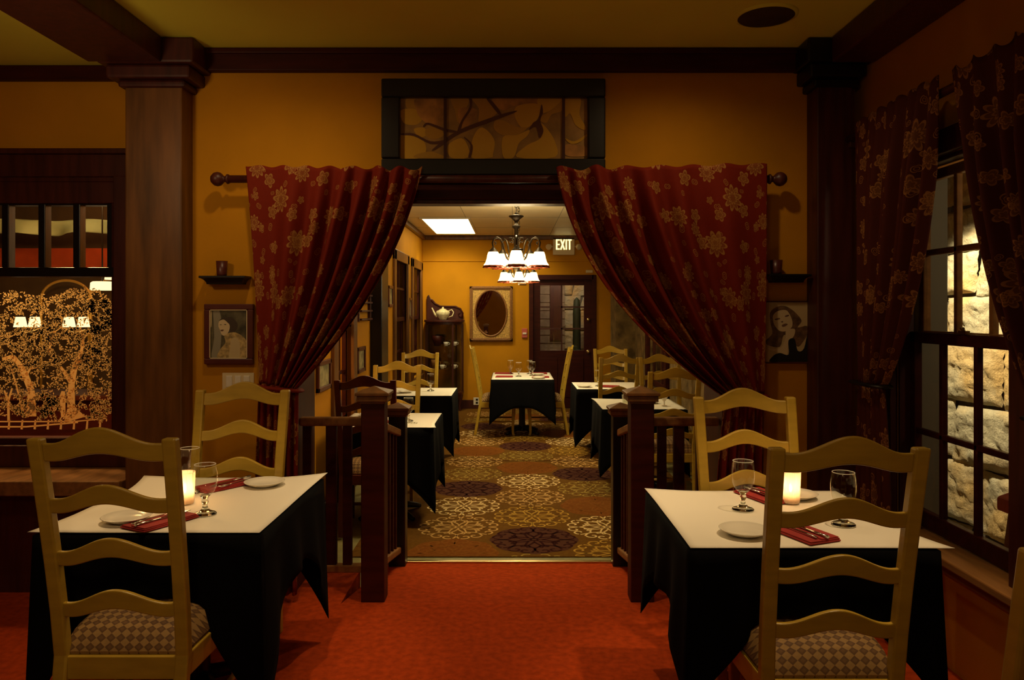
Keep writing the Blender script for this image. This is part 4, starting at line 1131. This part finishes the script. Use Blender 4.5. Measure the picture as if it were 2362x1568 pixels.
# portraits
M['hair'] = mat('dark hair print', (.05, .03, .02), .5); M['hair2'] = mat('wavy brown hair print', (.14, .075, .035), .5, var=.5, scale=40); M['skin'] = mat('pale skin print', (.62, .48, .28), .5)
M['fur'] = mat('fur collar print', (.42, .29, .11), .6, var=.5, scale=60); M['bgd'] = mat('murky print background', (.09, .075, .04), .4, var=.7, scale=20); M['bgl'] = mat('light print background', (.52, .40, .21), .4); M['gown'] = mat('black gown print', (.012, .01, .008), .5); M['lips'] = mat('dark lip print', (.16, .08, .05), .5)
def picture(name, label, cat, x0, y0, x1, y1, fw, framem, bg, shapes, crop, mats, depth=.022, liner=None):
    """shapes: outlines in crop pixels (cx0,cy0,scale)"""
    Y = WY - depth
    t = thing(name, label, cat, (0, 0, 0))
    a, b, z0, z1 = rectpx(x0, y0, x1, y1, Y); w = fw / F * Y
    mb = MB()
    mb.box(a, b, Y, WY, z1 - w, z1); mb.box(a, b, Y, WY, z0, z0 + w); mb.box(a, a + w, Y, WY, z0 + w, z1 - w); mb.box(b - w, b, Y, WY, z0 + w, z1 - w)
    mb.build('frame', framem, t, bevel=.004)
    yy = Y + .008
    mb = MB(); mb.box(a + w, b - w, yy, yy + .004, z0 + w, z1 - w, 0)
    for k, (mi, pts) in enumerate(shapes):
        n = len(pts); q = [(crop[0] + x * crop[2], crop[1] + y * crop[2]) for x, y in pts]; out = []
        for i in range(n):
            p0, p1, p2, p3 = (q[(i + j) % n] for j in (-1, 0, 1, 2))
            for s in range(4):
                u = s / 4; out.append(tuple(.5 * (2 * p1[d] + (p2[d] - p0[d]) * u + (2 * p0[d] - 5 * p1[d] + 4 * p2[d] - p3[d]) * u * u + (-p0[d] + 3 * p1[d] - 3 * p2[d] + p3[d]) * u ** 3) for d in (0, 1)))
        vs = []
        for x, y in out:
            p = P(x, y, yy); vs.append((min(b - w, max(a + w, p.x)), yy - .0004 - .0001 * k, min(z1 - w, max(z0 + w, p.z))))
        mb.add(vs, [tuple(range(len(vs)))], mi)
    mb.build('print', mats, t)
    if liner:
        mb = MB(); l = .004
        mb.box(a + w, b - w, yy - .008, yy - .004, z1 - w - l, z1 - w); mb.box(a + w, b - w, yy - .008, yy - .004, z0 + w, z0 + w + l); mb.box(a + w, a + w + l, yy - .008, yy - .004, z0 + w, z1 - w); mb.box(b - w - l, b - w, yy - .008, yy - .004, z0 + w, z1 - w); mb.build('liner', liner, t)
    return t
s3 = 180 / 830
picture('framed_portrait', 'brown framed portrait of a woman in a fur collar on the left wall', 'picture', 470, 701, 583, 840, 13, 'chairdark', None, [
    (5, [(200, 710), (222, 710), (222, 880), (200, 880)]), (6, [(240, 720), (300, 710), (330, 900), (300, 1200), (220, 1210), (250, 1000)]),
    (1, [(330, 830), (400, 790), (460, 810), (500, 870), (480, 930), (430, 960), (390, 880)]),
    (2, [(300, 840), (340, 805), (385, 830), (415, 880), (405, 940), (370, 985), (330, 975), (310, 920), (295, 890)]),
    (1, [(300, 830), (350, 795), (420, 820), (430, 880), (395, 850), (350, 815)]), (4, [(318, 926), (350, 922), (345, 938), (322, 940)]), (1, [(306, 872), (326, 866), (326, 874)]), (1, [(352, 866), (378, 864), (372, 873)]),
    (3, [(360, 985), (460, 950), (560, 1000), (605, 1080), (605, 1225), (300, 1225), (310, 1140), (370, 1060)]), (5, [(430, 1030), (480, 1005), (520, 1060), (515, 1225), (410, 1225), (420, 1110)])],
    (440, 560, s3), ['bgd', 'hair', 'skin', 'fur', 'lips', 'bgl', 'greyjamb'], .03, 'ivory')
s4 = 160 / 896
picture('portrait_print', 'sepia portrait print of a woman with long wavy hair by the right pilaster', 'picture', 1762, 694, 1877, 838, 3, 'chairdark', None, [
    (1, [(200, 800), (260, 730), (370, 700), (470, 740), (560, 820), (610, 900), (560, 980), (680, 960), (690, 1050), (640, 1150), (560, 1230), (480, 1120), (380, 1080), (330, 1230), (180, 1210), (150, 1150), (230, 1060), (210, 930)]),
    (2, [(245, 820), (300, 770), (400, 755), (450, 800), (490, 900), (480, 980), (400, 1030), (320, 1020), (260, 950), (240, 880)]),
    (2, [(410, 1020), (520, 1000), (510, 1090), (440, 1180), (420, 1330), (340, 1310), (230, 1280), (170, 1250), (330, 1250), (400, 1130)]),
    (3, [(700, 1010), (770, 1060), (770, 1440), (230, 1440), (240, 1350), (330, 1310), (440, 1330), (440, 1150), (520, 1130), (560, 1280), (640, 1250)]),
    (4, [(355, 950), (400, 930), (430, 940), (400, 965), (365, 972)]), (4, [(265, 870), (320, 858), (330, 872), (275, 886)]), (4, [(395, 830), (440, 815), (445, 832), (405, 845)]), (4, [(342, 905), (370, 898), (362, 918)])],
    (1740, 580, s4), ['bgl', 'hair2', 'skin', 'gown', 'lips'], .02)
# light switch plate
t = thing('light_switch', 'ivory triple light switch plate on the left wall', 'switch', P(549, 875, WY - .006))
mb = MB(); mb.box(-.083, .083, 0, .006, -.055, .035); mb.build('plate', 'ivory', t, bevel=.002)
for x in (-.046, 0, .046): mb = MB(); mb.box(x - .016, x + .016, -.004, 0, -.04, .02); mb.build('rocker', 'china', t, bevel=.002)
# ceiling speaker
t = thing('ceiling_speaker', 'round flush speaker grille in the front ceiling', 'speaker', (P(1767, 35, 3.49).x, 3.49, CH))
mb = MB(); mb.lathe([(.001, -.006), (.125, -.008), (.128, -.006)], 40); mb.build('grille', 'ivory' if False else 'plaster2', t)
mb = MB(); mb.lathe([(.126, -.010), (.14, -.006), (.142, 0)], 40); mb.build('rim', 'ceil', t)

# ================================================================== BACK ROOM DECORATION
def sidepic(label, y0, y1, za, zb, kind='picture_frame', fr='chairdark'):
    t = thing(kind, label, 'picture', (LX, 0, 0), 0, 'small frames on the left wall of the back room')
    w = .035
    mb = MB(); d = .025
    mb.box(0, d, y0, y1, zb - w, zb); mb.box(0, d, y0, y1, za, za + w); mb.box(0, d, y0, y0 + w, za, zb); mb.box(0, d, y1 - w, y1, za, zb); mb.build('frame', fr, t, bevel=.004)
    mb = MB(); mb.box(.004, .010, y0 + w, y1 - w, za + w, zb - w); mb.build('print', mat('landscape print', (.50, .42, .20), .5, var=.0, scale=14, rgb2=(.12, .11, .05)), t)
sidepic('small landscape print in a dark frame nearest the opening on the left', 5.56, 5.96, .86, 1.09)
sidepic('narrow dark framed print beside the black pilaster in the back room', 6.99, 7.36, .88, 1.12)
sidepic('dark framed print high on the left wall before the far windows', 8.75, 9.08, 1.50, 1.75)
sidepic('thin framed print hung between the two far left windows', 10.5, 10.76, 1.34, 1.63)
t = thing('wall_rack', 'dark wall rack with three bars on the left wall of the back room', 'rack', (LX, 0, 0))
mb = MB(); mb.box(0, .03, 7.0, 7.03, 1.36, 1.62); mb.box(0, .03, 7.57, 7.60, 1.36, 1.62); mb.build('side_rails', 'dark', t, bevel=.003)
for z in (1.38, 1.46, 1.54, 1.61): mb = MB(); mb.box(.008, .05, 7.03, 7.57, z - .008, z + .008); mb.build('bar', 'dark', t)

# gilded oval mirror
Y = FY - .05
a, b, z0, z1 = rectpx(1083, 660, 1183, 787, Y); cx, cz = (a + b) / 2 - .005, P(0, 722, Y).z
t = thing('oval_mirror', 'oval mirror in a rectangular gilded frame on the far wall', 'mirror', (cx, FY, cz))
rx, rz_ = .248, .36
n = 64
def ring(mb, ro, ri, y, mi=0):
    vs = [ro(i) for i in range(n)] + [ri(i) for i in range(n)]
    mb.add([(x, y, z) for x, z in vs], [(i, (i + 1) % n, n + (i + 1) % n, n + i) for i in range(n)], mi)
hw, hh = (b - a) / 2 - .03, (z1 - z0) / 2 - .03
def sq(i):
    an = 2 * PI * i / n; c, s = math.cos(an), math.sin(an); k = min(hw / abs(c) if abs(c) > 1e-6 else 9, hh / abs(s) if abs(s) > 1e-6 else 9); return (c * k, s * k + (z0 + z1) / 2 - cz)
el = lambda k: (lambda i: (k * rx * math.cos(2 * PI * i / n), k * rz_ * math.sin(2 * PI * i / n)))
mb = MB(); ring(mb, sq, el(1.06), -.025); mb.build('gilded_board', 'gilt', t, solid=.01)
mb = MB(); mb.tube([(1.03 * rx * math.cos(2 * PI * i / n), -.028, 1.03 * rz_ * math.sin(2 * PI * i / n)) for i in range(n + 1)], .014, 8, 0, False); mb.build('oval_bead', 'giltbrown', t)
mb = MB(); zc0, zc1 = z0 - cz, z1 - cz; xa, xb = a - cx, b - cx
for w_, d_, o_ in ((.05, .045, 0), (.018, .055, .016)):
    mb.box(xa + o_, xb - o_, -d_, 0, zc1 - o_ - w_, zc1 - o_); mb.box(xa + o_, xb - o_, -d_, 0, zc0 + o_, zc0 + o_ + w_); mb.box(xa + o_, xa + o_ + w_, -d_, 0, zc0 + o_, zc1 - o_); mb.box(xb - o_ - w_, xb - o_, -d_, 0, zc0 + o_, zc1 - o_)
mb.build('frame', 'giltbrown', t, bevel=.005)
mb = MB(); mb.add([(1.05 * rx * math.cos(2 * PI * i / n), -.022, 1.05 * rz_ * math.sin(2 * PI * i / n)) for i in range(n)], [tuple(range(n))]); mb.build('mirror_glass', 'mirror', t, rz=0)

# china cabinet
t = thing('china_cabinet', 'dark bow front china cabinet with glass sides in the far left corner', 'cabinet', (-1.075, FY - .03, LOW))
hw = .295; dpt = .42
def bow(hwk, dk, n=20):   # plan outline of the bow front
    return [(-hwk, 0)] + [(-hwk * math.cos(PI * i / n), -dk * (.45 + .55 * math.sin(PI * i / n))) for i in range(n + 1)] + [(hwk, 0)]
def slab(za, zb, k=1.0, m_='dark', nm='shelf', bev=.004):
    mb = MB(); mb.prism(list(reversed(bow(hw * k, dpt * k))), za, zb, lambda a, b, d: (a, b, d)); return mb.build(nm, m_, t, bevel=bev)
slab(.26, .30, 1.02, 'dark', 'base_board'); slab(1.36, 1.40, 1.0, 'dark', 'cornice'); slab(1.40, 1.435, 1.07, 'dark', 'cap_board')
for z in (.66, 1.02): slab(z, z + .008, .95, 'glass', 'glass_shelf', 0)
for k, (x, y) in enumerate(((-hw + .015, -.02), (hw - .015, -.02), (-hw + .012, -.19), (hw - .012, -.19), (.15, -dpt * .90))):
    mb = MB(); mb.box(x - .014, x + .014, y - .014, y + .014, .28, 1.38); mb.build('upright', 'dark', t, bevel=.004)
mb = MB(); pts = bow(hw * .97, dpt * .97)
mb.grid(len(pts) - 1, 1, lambda u, v: (*pts[round(u * (len(pts) - 1))], lerp(.30, 1.37, v))); mb.build('curved_glass', 'pane', t)
mb = MB(); mb.box(-hw, hw, -.012, 0, .28, 1.38); mb.build('mirror_panel', mat('smoky mirror back', (.34, .26, .12), .12, metal=1, var=.3, scale=6), t)
for x in (-hw + .03, hw - .03):
    for y in (-.04, -.26):
        mb = MB(); mb.rsweep([((x * .97, y, 0), .03, .03), ((x * .93, y, .08), .026, .026), ((x, y, .2), .045, .045), ((x, y, .27), .05, .05)]); mb.build('leg', 'dark', t, bevel=.006)
mb = MB()
mb.prism([(-hw, 1.435), (hw, 1.435), (hw + .0, 1.50), (hw - .03, 1.60), (hw - .12, 1.66), (.02, 1.66), (-.08, 1.665), (-.15, 1.70), (-.20, 1.76), (-.235, 1.775), (-.265, 1.84), (-hw, 1.80)], -.03, 0, lambda a, b, d: (a, d, b)); mb.build('carved_crest', 'dark', t, bevel=.008)
mb = MB(); mb.tube([(hw - .02, -.035, 1.46), (hw - .01, -.035, 1.54), (hw - .05, -.035, 1.61), (hw - .14, -.035, 1.645), (.02, -.035, 1.645), (-.08, -.035, 1.65), (-.16, -.035, 1.69), (-.22, -.035, 1.75)], .014, 8); mb.tube([(hw - .03, -.04, 1.47), (hw - .07, -.04, 1.49), (hw - .08, -.04, 1.53), (hw - .05, -.04, 1.55)], .009, 8); mb.build('crest_scroll', 'trim', t)
base = Vector(t.location)
# teapot on the cabinet
tp = thing('teapot', 'cream patterned teapot on top of the china cabinet', 'teapot', base + Vector((-.02, -.20, 1.436)))
mb = MB(); mb.lathe([(.001, 0), (.055, 0), (.06, .012), (.10, .07), (.112, .11), (.10, .14), (.06, .155)], 28); mb.build('body', 'teapot', tp)
mb = MB(); mb.lathe([(.062, .153), (.05, .168), (.02, .176), (.014, .185), (.018, .198), (.001, .205)], 20); mb.build('lid', 'teapot', tp)
mb = MB(); mb.tube([(-.09, 0, .05), (-.13, 0, .09), (-.155, 0, .15), (-.175, 0, .19)], [.025, .018, .012, .010], 10); mb.build('spout', 'teapot', tp)
mb = MB(); mb.tube([(.09, 0, .14), (.14, 0, .16), (.17, 0, .12), (.15, 0, .06), (.08, 0, .035)], .009, 8); mb.build('handle', 'teapot', tp)
def cup(loc, label, r=.04, h=.06, m_='china'):
    tt = thing('china_cup', label, 'cup', loc, 0, 'china in the cabinet')
    mb = MB(); mb.lathe([(.001, 0), (r * .6, 0), (r * .9, h * .5), (r, h), (r * .93, h), (r * .55, .006), (.001, .006)], 18); mb.build('bowl', m_, tt)
    mb = MB(); mb.tube([(r * .9, 0, h * .85), (r * 1.45, 0, h * .75), (r * 1.4, 0, h * .4), (r * .8, 0, h * .3)], .004, 6); mb.build('handle', m_, tt)
    return tt
q0 = cup(base + Vector((.04, -.30, 1.029)), 'white cup at the right of the top shelf in the china cabinet')
dup(q0, base + Vector((.17, -.24, 1.029)), 0, 'white cup at the far right of the top shelf in the china cabinet')
dup(q0, base + Vector((-.02, -.30, .669)), 0, 'white cup in the middle of the lower shelf in the china cabinet')
dup(q0, base + Vector((.16, -.24, .669)), 0, 'white cup at the right of the lower shelf in the china cabinet')
cup(base + Vector((-.10, -.28, 1.029)), 'dark footed pot on the top shelf in the china cabinet', .085, .16, 'trim')
cup(base + Vector((-.14, -.26, .669)), 'brown jug on the lower shelf in the china cabinet', .06, .14, 'ledge')

# exit sign with emergency heads
p = P(1300, 569, FY)
t = thing('exit_sign', 'lit exit sign with two lamp heads on the far wall', 'sign', (p.x, FY, p.z))
mb = MB(); mb.box(-.175, .175, -.05, 0, -.135, .145); mb.build('housing', 'ivory', t, bevel=.008)
mb = MB(); yq = -.054
def seg(x0, z0, x1, z1, w):
    d = Vector((x1 - x0, 0, z1 - z0)); L_ = d.length; d.normalize(); nn = Vector((-d.z, 0, d.x)) * w / 2
    vs = [Vector((x0, yq, z0)) + nn, Vector((x0, yq, z0)) - nn, Vector((x1, yq, z1)) - nn, Vector((x1, yq, z1)) + nn]
    mb.add(vs + [v + Vector((0, .006, 0)) for v in vs], [(0, 1, 2, 3), (4, 7, 6, 5), (0, 4, 5, 1), (1, 5, 6, 2), (2, 6, 7, 3), (3, 7, 4, 0)])
H0, H1 = -.05, .115; w_ = .022
x = -.115
seg(x, H0, x, H1, w_); [seg(x - .01, z, x + .048, z, w_ * .9) for z in (H0 + .01, (H0 + H1) / 2, H1 - .01)]
x = -.05; seg(x, H0, x + .06, H1, w_); seg(x, H1, x + .06, H0, w_)
x = .04; seg(x, H0, x, H1, w_)
x = .093; seg(x, H0, x, H1, w_); seg(x - .033, H1 - .01, x + .033, H1 - .01, w_ * .9)
mb.build('exit_letters', 'exit', t)
for s in (-1, 1):
    mb = MB(); R = Matrix.Rotation(PI / 2 + .5, 4, 'X') @ Matrix.Rotation(s * .5, 4, 'Y')
    mb.tube([(s * .17, -.03, 0), (s * .22, -.04, 0)], .012, 8)
    mb.lathe([(.001, -.04), (.03, -.035), (.045, .0), (.05, .03), (.04, .035), (.001, .03)], 18, (s * .235, -.05, 0), 0, True, None, R); mb.build('lamp_head', 'ivory', t)
# fire alarm pull, small plates, outlet
t = thing('fire_alarm_pull', 'small red fire alarm pull left of the far door', 'alarm', P(1210, 768, FY + .002))
mb = MB(); mb.box(-.045, .045, -.03, 0, -.075, .075); mb.build('housing', 'redpaint', t, bevel=.006)
mb = MB(); mb.box(-.03, .03, -.042, -.03, -.02, .01); mb.build('pull_bar', 'china', t, bevel=.003)
for px, py, w2, h2, lab in ((1206, 651, .055, .03, 'white sensor box left of the far door head'), (1359, 626, .055, .022, 'white sensor box on the wall above the far door')):
    p = P(px, py, FY); mb = MB(); mb.box(-w2, w2, -.03, 0, -h2, h2); tag(mb.build('sensor_box', 'ivory', loc=p, bevel=.004), lab, 'sensor')
t = thing('wall_outlet', 'white wall outlet low on the far wall', 'outlet', P(1100, 925, FY - .026))
mb = MB(); mb.box(-.055, .055, -.006, 0, -.06, .06); mb.build('plate', 'china', t, bevel=.002)
for z in (-.025, .025): mb = MB(); mb.box(-.018, .018, -.009, -.006, z - .015, z + .015); mb.build('socket', 'black', t)
# lit ceiling panel
t = thing('ceiling_light_panel', 'bright rectangular ceiling light lens in the back room', 'light', (-.87, 10.82, CH2))
mb = MB(); mb.box(-.30, .30, -.98, .98, -.012, -.006); mb.build('lens', 'panel', t)
mb = MB()
for (x0, x1, y0_, y1_) in ((-.33, -.30, -1.01, 1.01), (.30, .33, -1.01, 1.01), (-.3, .3, -1.01, -.98), (-.3, .3, .98, 1.01)): mb.box(x0, x1, y0_, y1_, -.018, 0)
mb.build('trim_frame', 'ceil2', t)

# ================================================================== CHANDELIERS
def chandelier(label, loc):
    t = thing('chandelier', label, 'chandelier', loc, 0, 'five arm chandeliers')     # origin at the ceiling
    zz = lambda z: z - CH2
    mb = MB(); mb.lathe([(.001, -.03), (.03, -.028), (.07, -.018), (.075, 0)], 28); mb.build('canopy', 'bronze', t)
    mb = MB(); z = -.03; k = 0
    while z > zz(2.16):
        c = Vector((0, 0, z - .018)); ax = (1, 0) if k % 2 else (0, 1)
        mb.tube([c + Vector((ax[0] * .010 * math.cos(a_), ax[1] * .010 * math.cos(a_), .022 * math.sin(a_))) for a_ in [2 * PI * i / 14 for i in range(15)]], .0032, 6, 0, False)
        z -= .036; k += 1
    mb.build('chain', 'bronze', t)
    mb = MB(); mb.lathe([(.001, zz(2.165)), (.008, zz(2.16)), (.012, zz(2.15)), (.052, zz(2.142)), (.054, zz(2.136)), (.030, zz(2.118)), (.013, zz(2.10)), (.013, zz(2.08)), (.030, zz(2.068)), (.028, zz(2.06)), (.014, zz(2.045)), (.016, zz(1.96)), (.018, zz(1.90)), (.030, zz(1.86)), (.034, zz(1.84)), (.028, zz(1.81)), (.012, zz(1.79)), (.015, zz(1.775)), (.009, zz(1.755)), (.001, zz(1.742))], 24); mb.build('stem', 'bronze', t)
    for i in range(5):
        an = -PI / 2 + i * 2 * PI / 5; c, s = math.cos(an), math.sin(an)
        q = lambda r, z: (r * c, r * s, zz(z))
        pts = [q(.020, 1.82), q(.045, 1.815), q(.072, 1.84), q(.088, 1.885), q(.10, 1.935), q(.118, 1.972), q(.142, 1.985), q(.166, 1.972), q(.176, 1.945), q(.172, 1.922), q(.167, 1.905)]
        mb = MB(); mb.tube(pts, .0065, 8)
        curl = [q(.166 - .004, 1.945) , q(.157, 1.953), q(.150, 1.945), q(.153, 1.936), q(.160, 1.936)]
        mb.tube(curl, .0045, 6); mb.tube([q(.018, 1.96), q(.03, 1.985), q(.05, 1.985), q(.056, 1.965), q(.045, 1.95), q(.034, 1.956)], .004, 6); mb.tube([q(.07, 1.84), q(.05, 1.86), q(.03, 1.855), q(.02, 1.87)], .004, 6)
        mb.build('scroll_arm', 'bronze', t)
        o3 = (.170 * c, .170 * s, 0)
        mb = MB(); mb.lathe([(.010, zz(1.912)), (.013, zz(1.905)), (.033, zz(1.885)), (.036, zz(1.880))], 18, o3); mb.build('socket_cup', 'bronze', t)
        mb = MB(); sca = lambda a_, k: 1 + .05 * k ** 3 * math.cos(10 * a_)
        mb.lathe([(.024, zz(1.884)), (.033, zz(1.876)), (.039, zz(1.858)), (.043, zz(1.832)), (.051, zz(1.806)), (.063, zz(1.785))], 40, o3, 0, True, sca)
        sh = mb.build('glass_shade', 'shade', t, solid=.003)
        mb = MB(); mb.lathe([(.0625, zz(1.7895)), (.069, zz(1.779)), (.073, zz(1.768)), (.069, zz(1.7695)), (.0615, zz(1.783))], 60, o3, 0, True, lambda a_, k: 1 + .05 * math.cos(10 * a_)); mb.build('jewelled_rim', 'shaderim', sh)
        mb = MB(); mb.lathe([(.001, zz(1.79)), (.012, zz(1.797)), (.019, zz(1.815)), (.014, zz(1.838)), (.009, zz(1.86))], 14, o3); mb.build('bulb', 'bulb', t)
    return t
ch = chandelier('near chandelier with five glowing glass shades above the aisle', (.03, 5.40, CH2))
dup(ch, (.075, 8.40, CH2), 0, 'farther chandelier hanging lower in view behind the first')

# ================================================================== LIGHT
def light(kind, name, loc, e, color, size=.05, aim=None, spot=100, blend=.6, sx=None):
    l = bpy.data.lights.new(name, kind); l.energy = e; l.color = color
    if kind == 'SPOT': l.spot_size = math.radians(spot); l.spot_blend = blend; l.shadow_soft_size = size
    elif kind == 'POINT': l.shadow_soft_size = size
    elif kind == 'AREA': l.size = size; l.shape = 'RECTANGLE' if sx else 'SQUARE'; l.size_y = sx or size
    o = bpy.data.objects.new(name, l); col.objects.link(o); o.location = loc
    if aim is not None: o.rotation_euler = (Vector(aim) - Vector(loc)).to_track_quat('-Z', 'Y').to_euler()
    return o
WARM = (1, .66, .30); AMB = (1, .58, .20)
# recessed ceiling lamps of the front room
WARM = (1, .70, .36)
light('SPOT', 'ceiling_spot', (-1.10, 3.22, 2.78), 9.5, WARM, .03, (-1.05, 3.55, 0), 150, 1)
light('SPOT', 'ceiling_spot', (.80, 3.22, 2.78), 9, WARM, .03, (.75, 3.55, 0), 150, 1)
light('SPOT', 'ceiling_spot', (-.85, 2.60, 2.78), 30, WARM, .03, (-1.10, 2.90, .74), 42, .5)
light('SPOT', 'ceiling_spot', (1.28, 2.50, 2.78), 43, WARM, .03, (1.06, 2.68, .74), 42, .5)
light('SPOT', 'ceiling_spot', (0.0, 3.1, 2.78), 36, WARM, .03, (0.05, 3.5, 0), 66, .8)
light('SPOT', 'room_fill', (-.3, -.3, 2.6), 29, WARM, .12, (-1.16, 2.2, .92), 30, 1)  # added fill spot on the left foreground chair back, no fixture
light('SPOT', 'room_fill', (.3, -.3, 2.6), 15, WARM, .12, (.95, 2.1, .9), 30, 1)  # added fill spot on the right foreground chair back, no fixture
light('POINT', 'room_fill', (-.3, .2, 2.1), 4.5, WARM, .15)  # added mid-air fill for the ceiling and chairs, no lamp hangs here
light('SPOT', 'room_fill', (-1.9, 2.3, 2.3), 11, WARM, .12, (-1.95, 4.0, 2.0), 120, 1)  # added fill to brighten the left wall and column
# back room
WHITE = (1, .84, .46)
for (x, y, e) in ((.03, 5.40, 5), (.075, 8.40, 9)):
    light('POINT', 'chandelier_lamp', (x, y, 1.72), e, WHITE, .12)
    light('POINT', 'chandelier_uplight', (x, y, 2.15), 9, WHITE, .10)
light('SPOT', 'chandelier_downlight', (.03, 5.40, 1.70), 20, WHITE, .12, (0, 5.6, -.13), 105, .6)
light('SPOT', 'chandelier_downlight', (.075, 8.40, 1.70), 30, WHITE, .12, (0, 8.4, -.13), 125, .5)
light('SPOT', 'ceiling_spot', (.1, 11.3, CH2 - .03), 20, WHITE, .04, (.15, 12.25, 1.2), 100, .8)  # added to brighten the far wall, no fixture modelled
light('SPOT', 'ceiling_spot', (1.1, 7.15, CH2 - .03), 22, WHITE, .04, (1.15, 6.95, 0), 50, .6)  # added to brighten the table behind the right railing
light('SPOT', 'ceiling_spot', (.13, 9.7, CH2 - .03), 44, WHITE, .04, (.13, 9.85, 0), 60, .6)  # added to brighten the table before the far door
light('SPOT', 'ceiling_spot', (-1.0, 11.2, CH2 - .03), 34, WHITE, .04, (-1.0, 12.2, 1.2), 100, .8)
light('SPOT', 'ceiling_spot', (-.9, 6.0, CH2 - .03), 20, WARM, .04, (-.95, 5.95, 0), 75, .6)
# exterior lights
light('SPOT', 'eave_lamp', (2.22, 4.45, 2.35), 150, (1, .82, .48), .05, (2.90, 4.75, .55), 86, .3)
light('POINT', 'outdoor_light', (2.45, 2.35, 2.0), 5, (1, .8, .5), .08)  # added to brighten the window jamb and the capped box
light('POINT', 'outdoor_light', (.9, 13.0, 2.3), 20, (1, .8, .55), .1)
light('POINT', 'outdoor_light', (2.3, 9.5, 2.2), 6, (1, .7, .35), .1)
# bar
light('POINT', 'bar_light', (-2.9, 4.85, 2.45), 95, AMB, .12)  # added close behind the pane to make the etching bright
light('POINT', 'bar_light', (-4.0, 5.4, 2.7), 30, AMB, .15)
light('SPOT', 'bar_light', (-4.4, 8.2, 2.95), 14, (1, .45, .2), .05, (-4.6, 9.2, 2.1), 100, .5)
light('SPOT', 'bar_light', (-4.0, 7.2, 2.4), 6, (.9, .9, .6), .1, (-4.3, 8.2, 2.4), 120, .5)
light('POINT', 'passage_lamp', (-1.95, 10.8, 2.4), 6, WARM, .1)
light('POINT', 'bar_light', (-1.95, 6.6, 2.4), 4, WARM, .1)

wd = bpy.data.worlds.new('World'); sc.world = wd; wd.use_nodes = True
wd.node_tree.nodes['Background'].inputs[0].default_value = (.02, .012, .006, 1); wd.node_tree.nodes['Background'].inputs[1].default_value = .15

cam = bpy.data.cameras.new('camera'); co = bpy.data.objects.new('camera', cam); col.objects.link(co); sc.camera = co
co.location = (0, 0, EYE); co.rotation_euler = (PI / 2, 0, 0)
cam.sensor_width = 36; cam.lens = F / 2362 * 36; cam.shift_y = -72 / 2362; cam.clip_start = .05
sc.view_settings.view_transform = 'Standard'; sc.view_settings.look = 'None'; sc.view_settings.gamma = 1; sc.view_settings.use_curve_mapping = False
sc.view_settings.exposure = 0.9
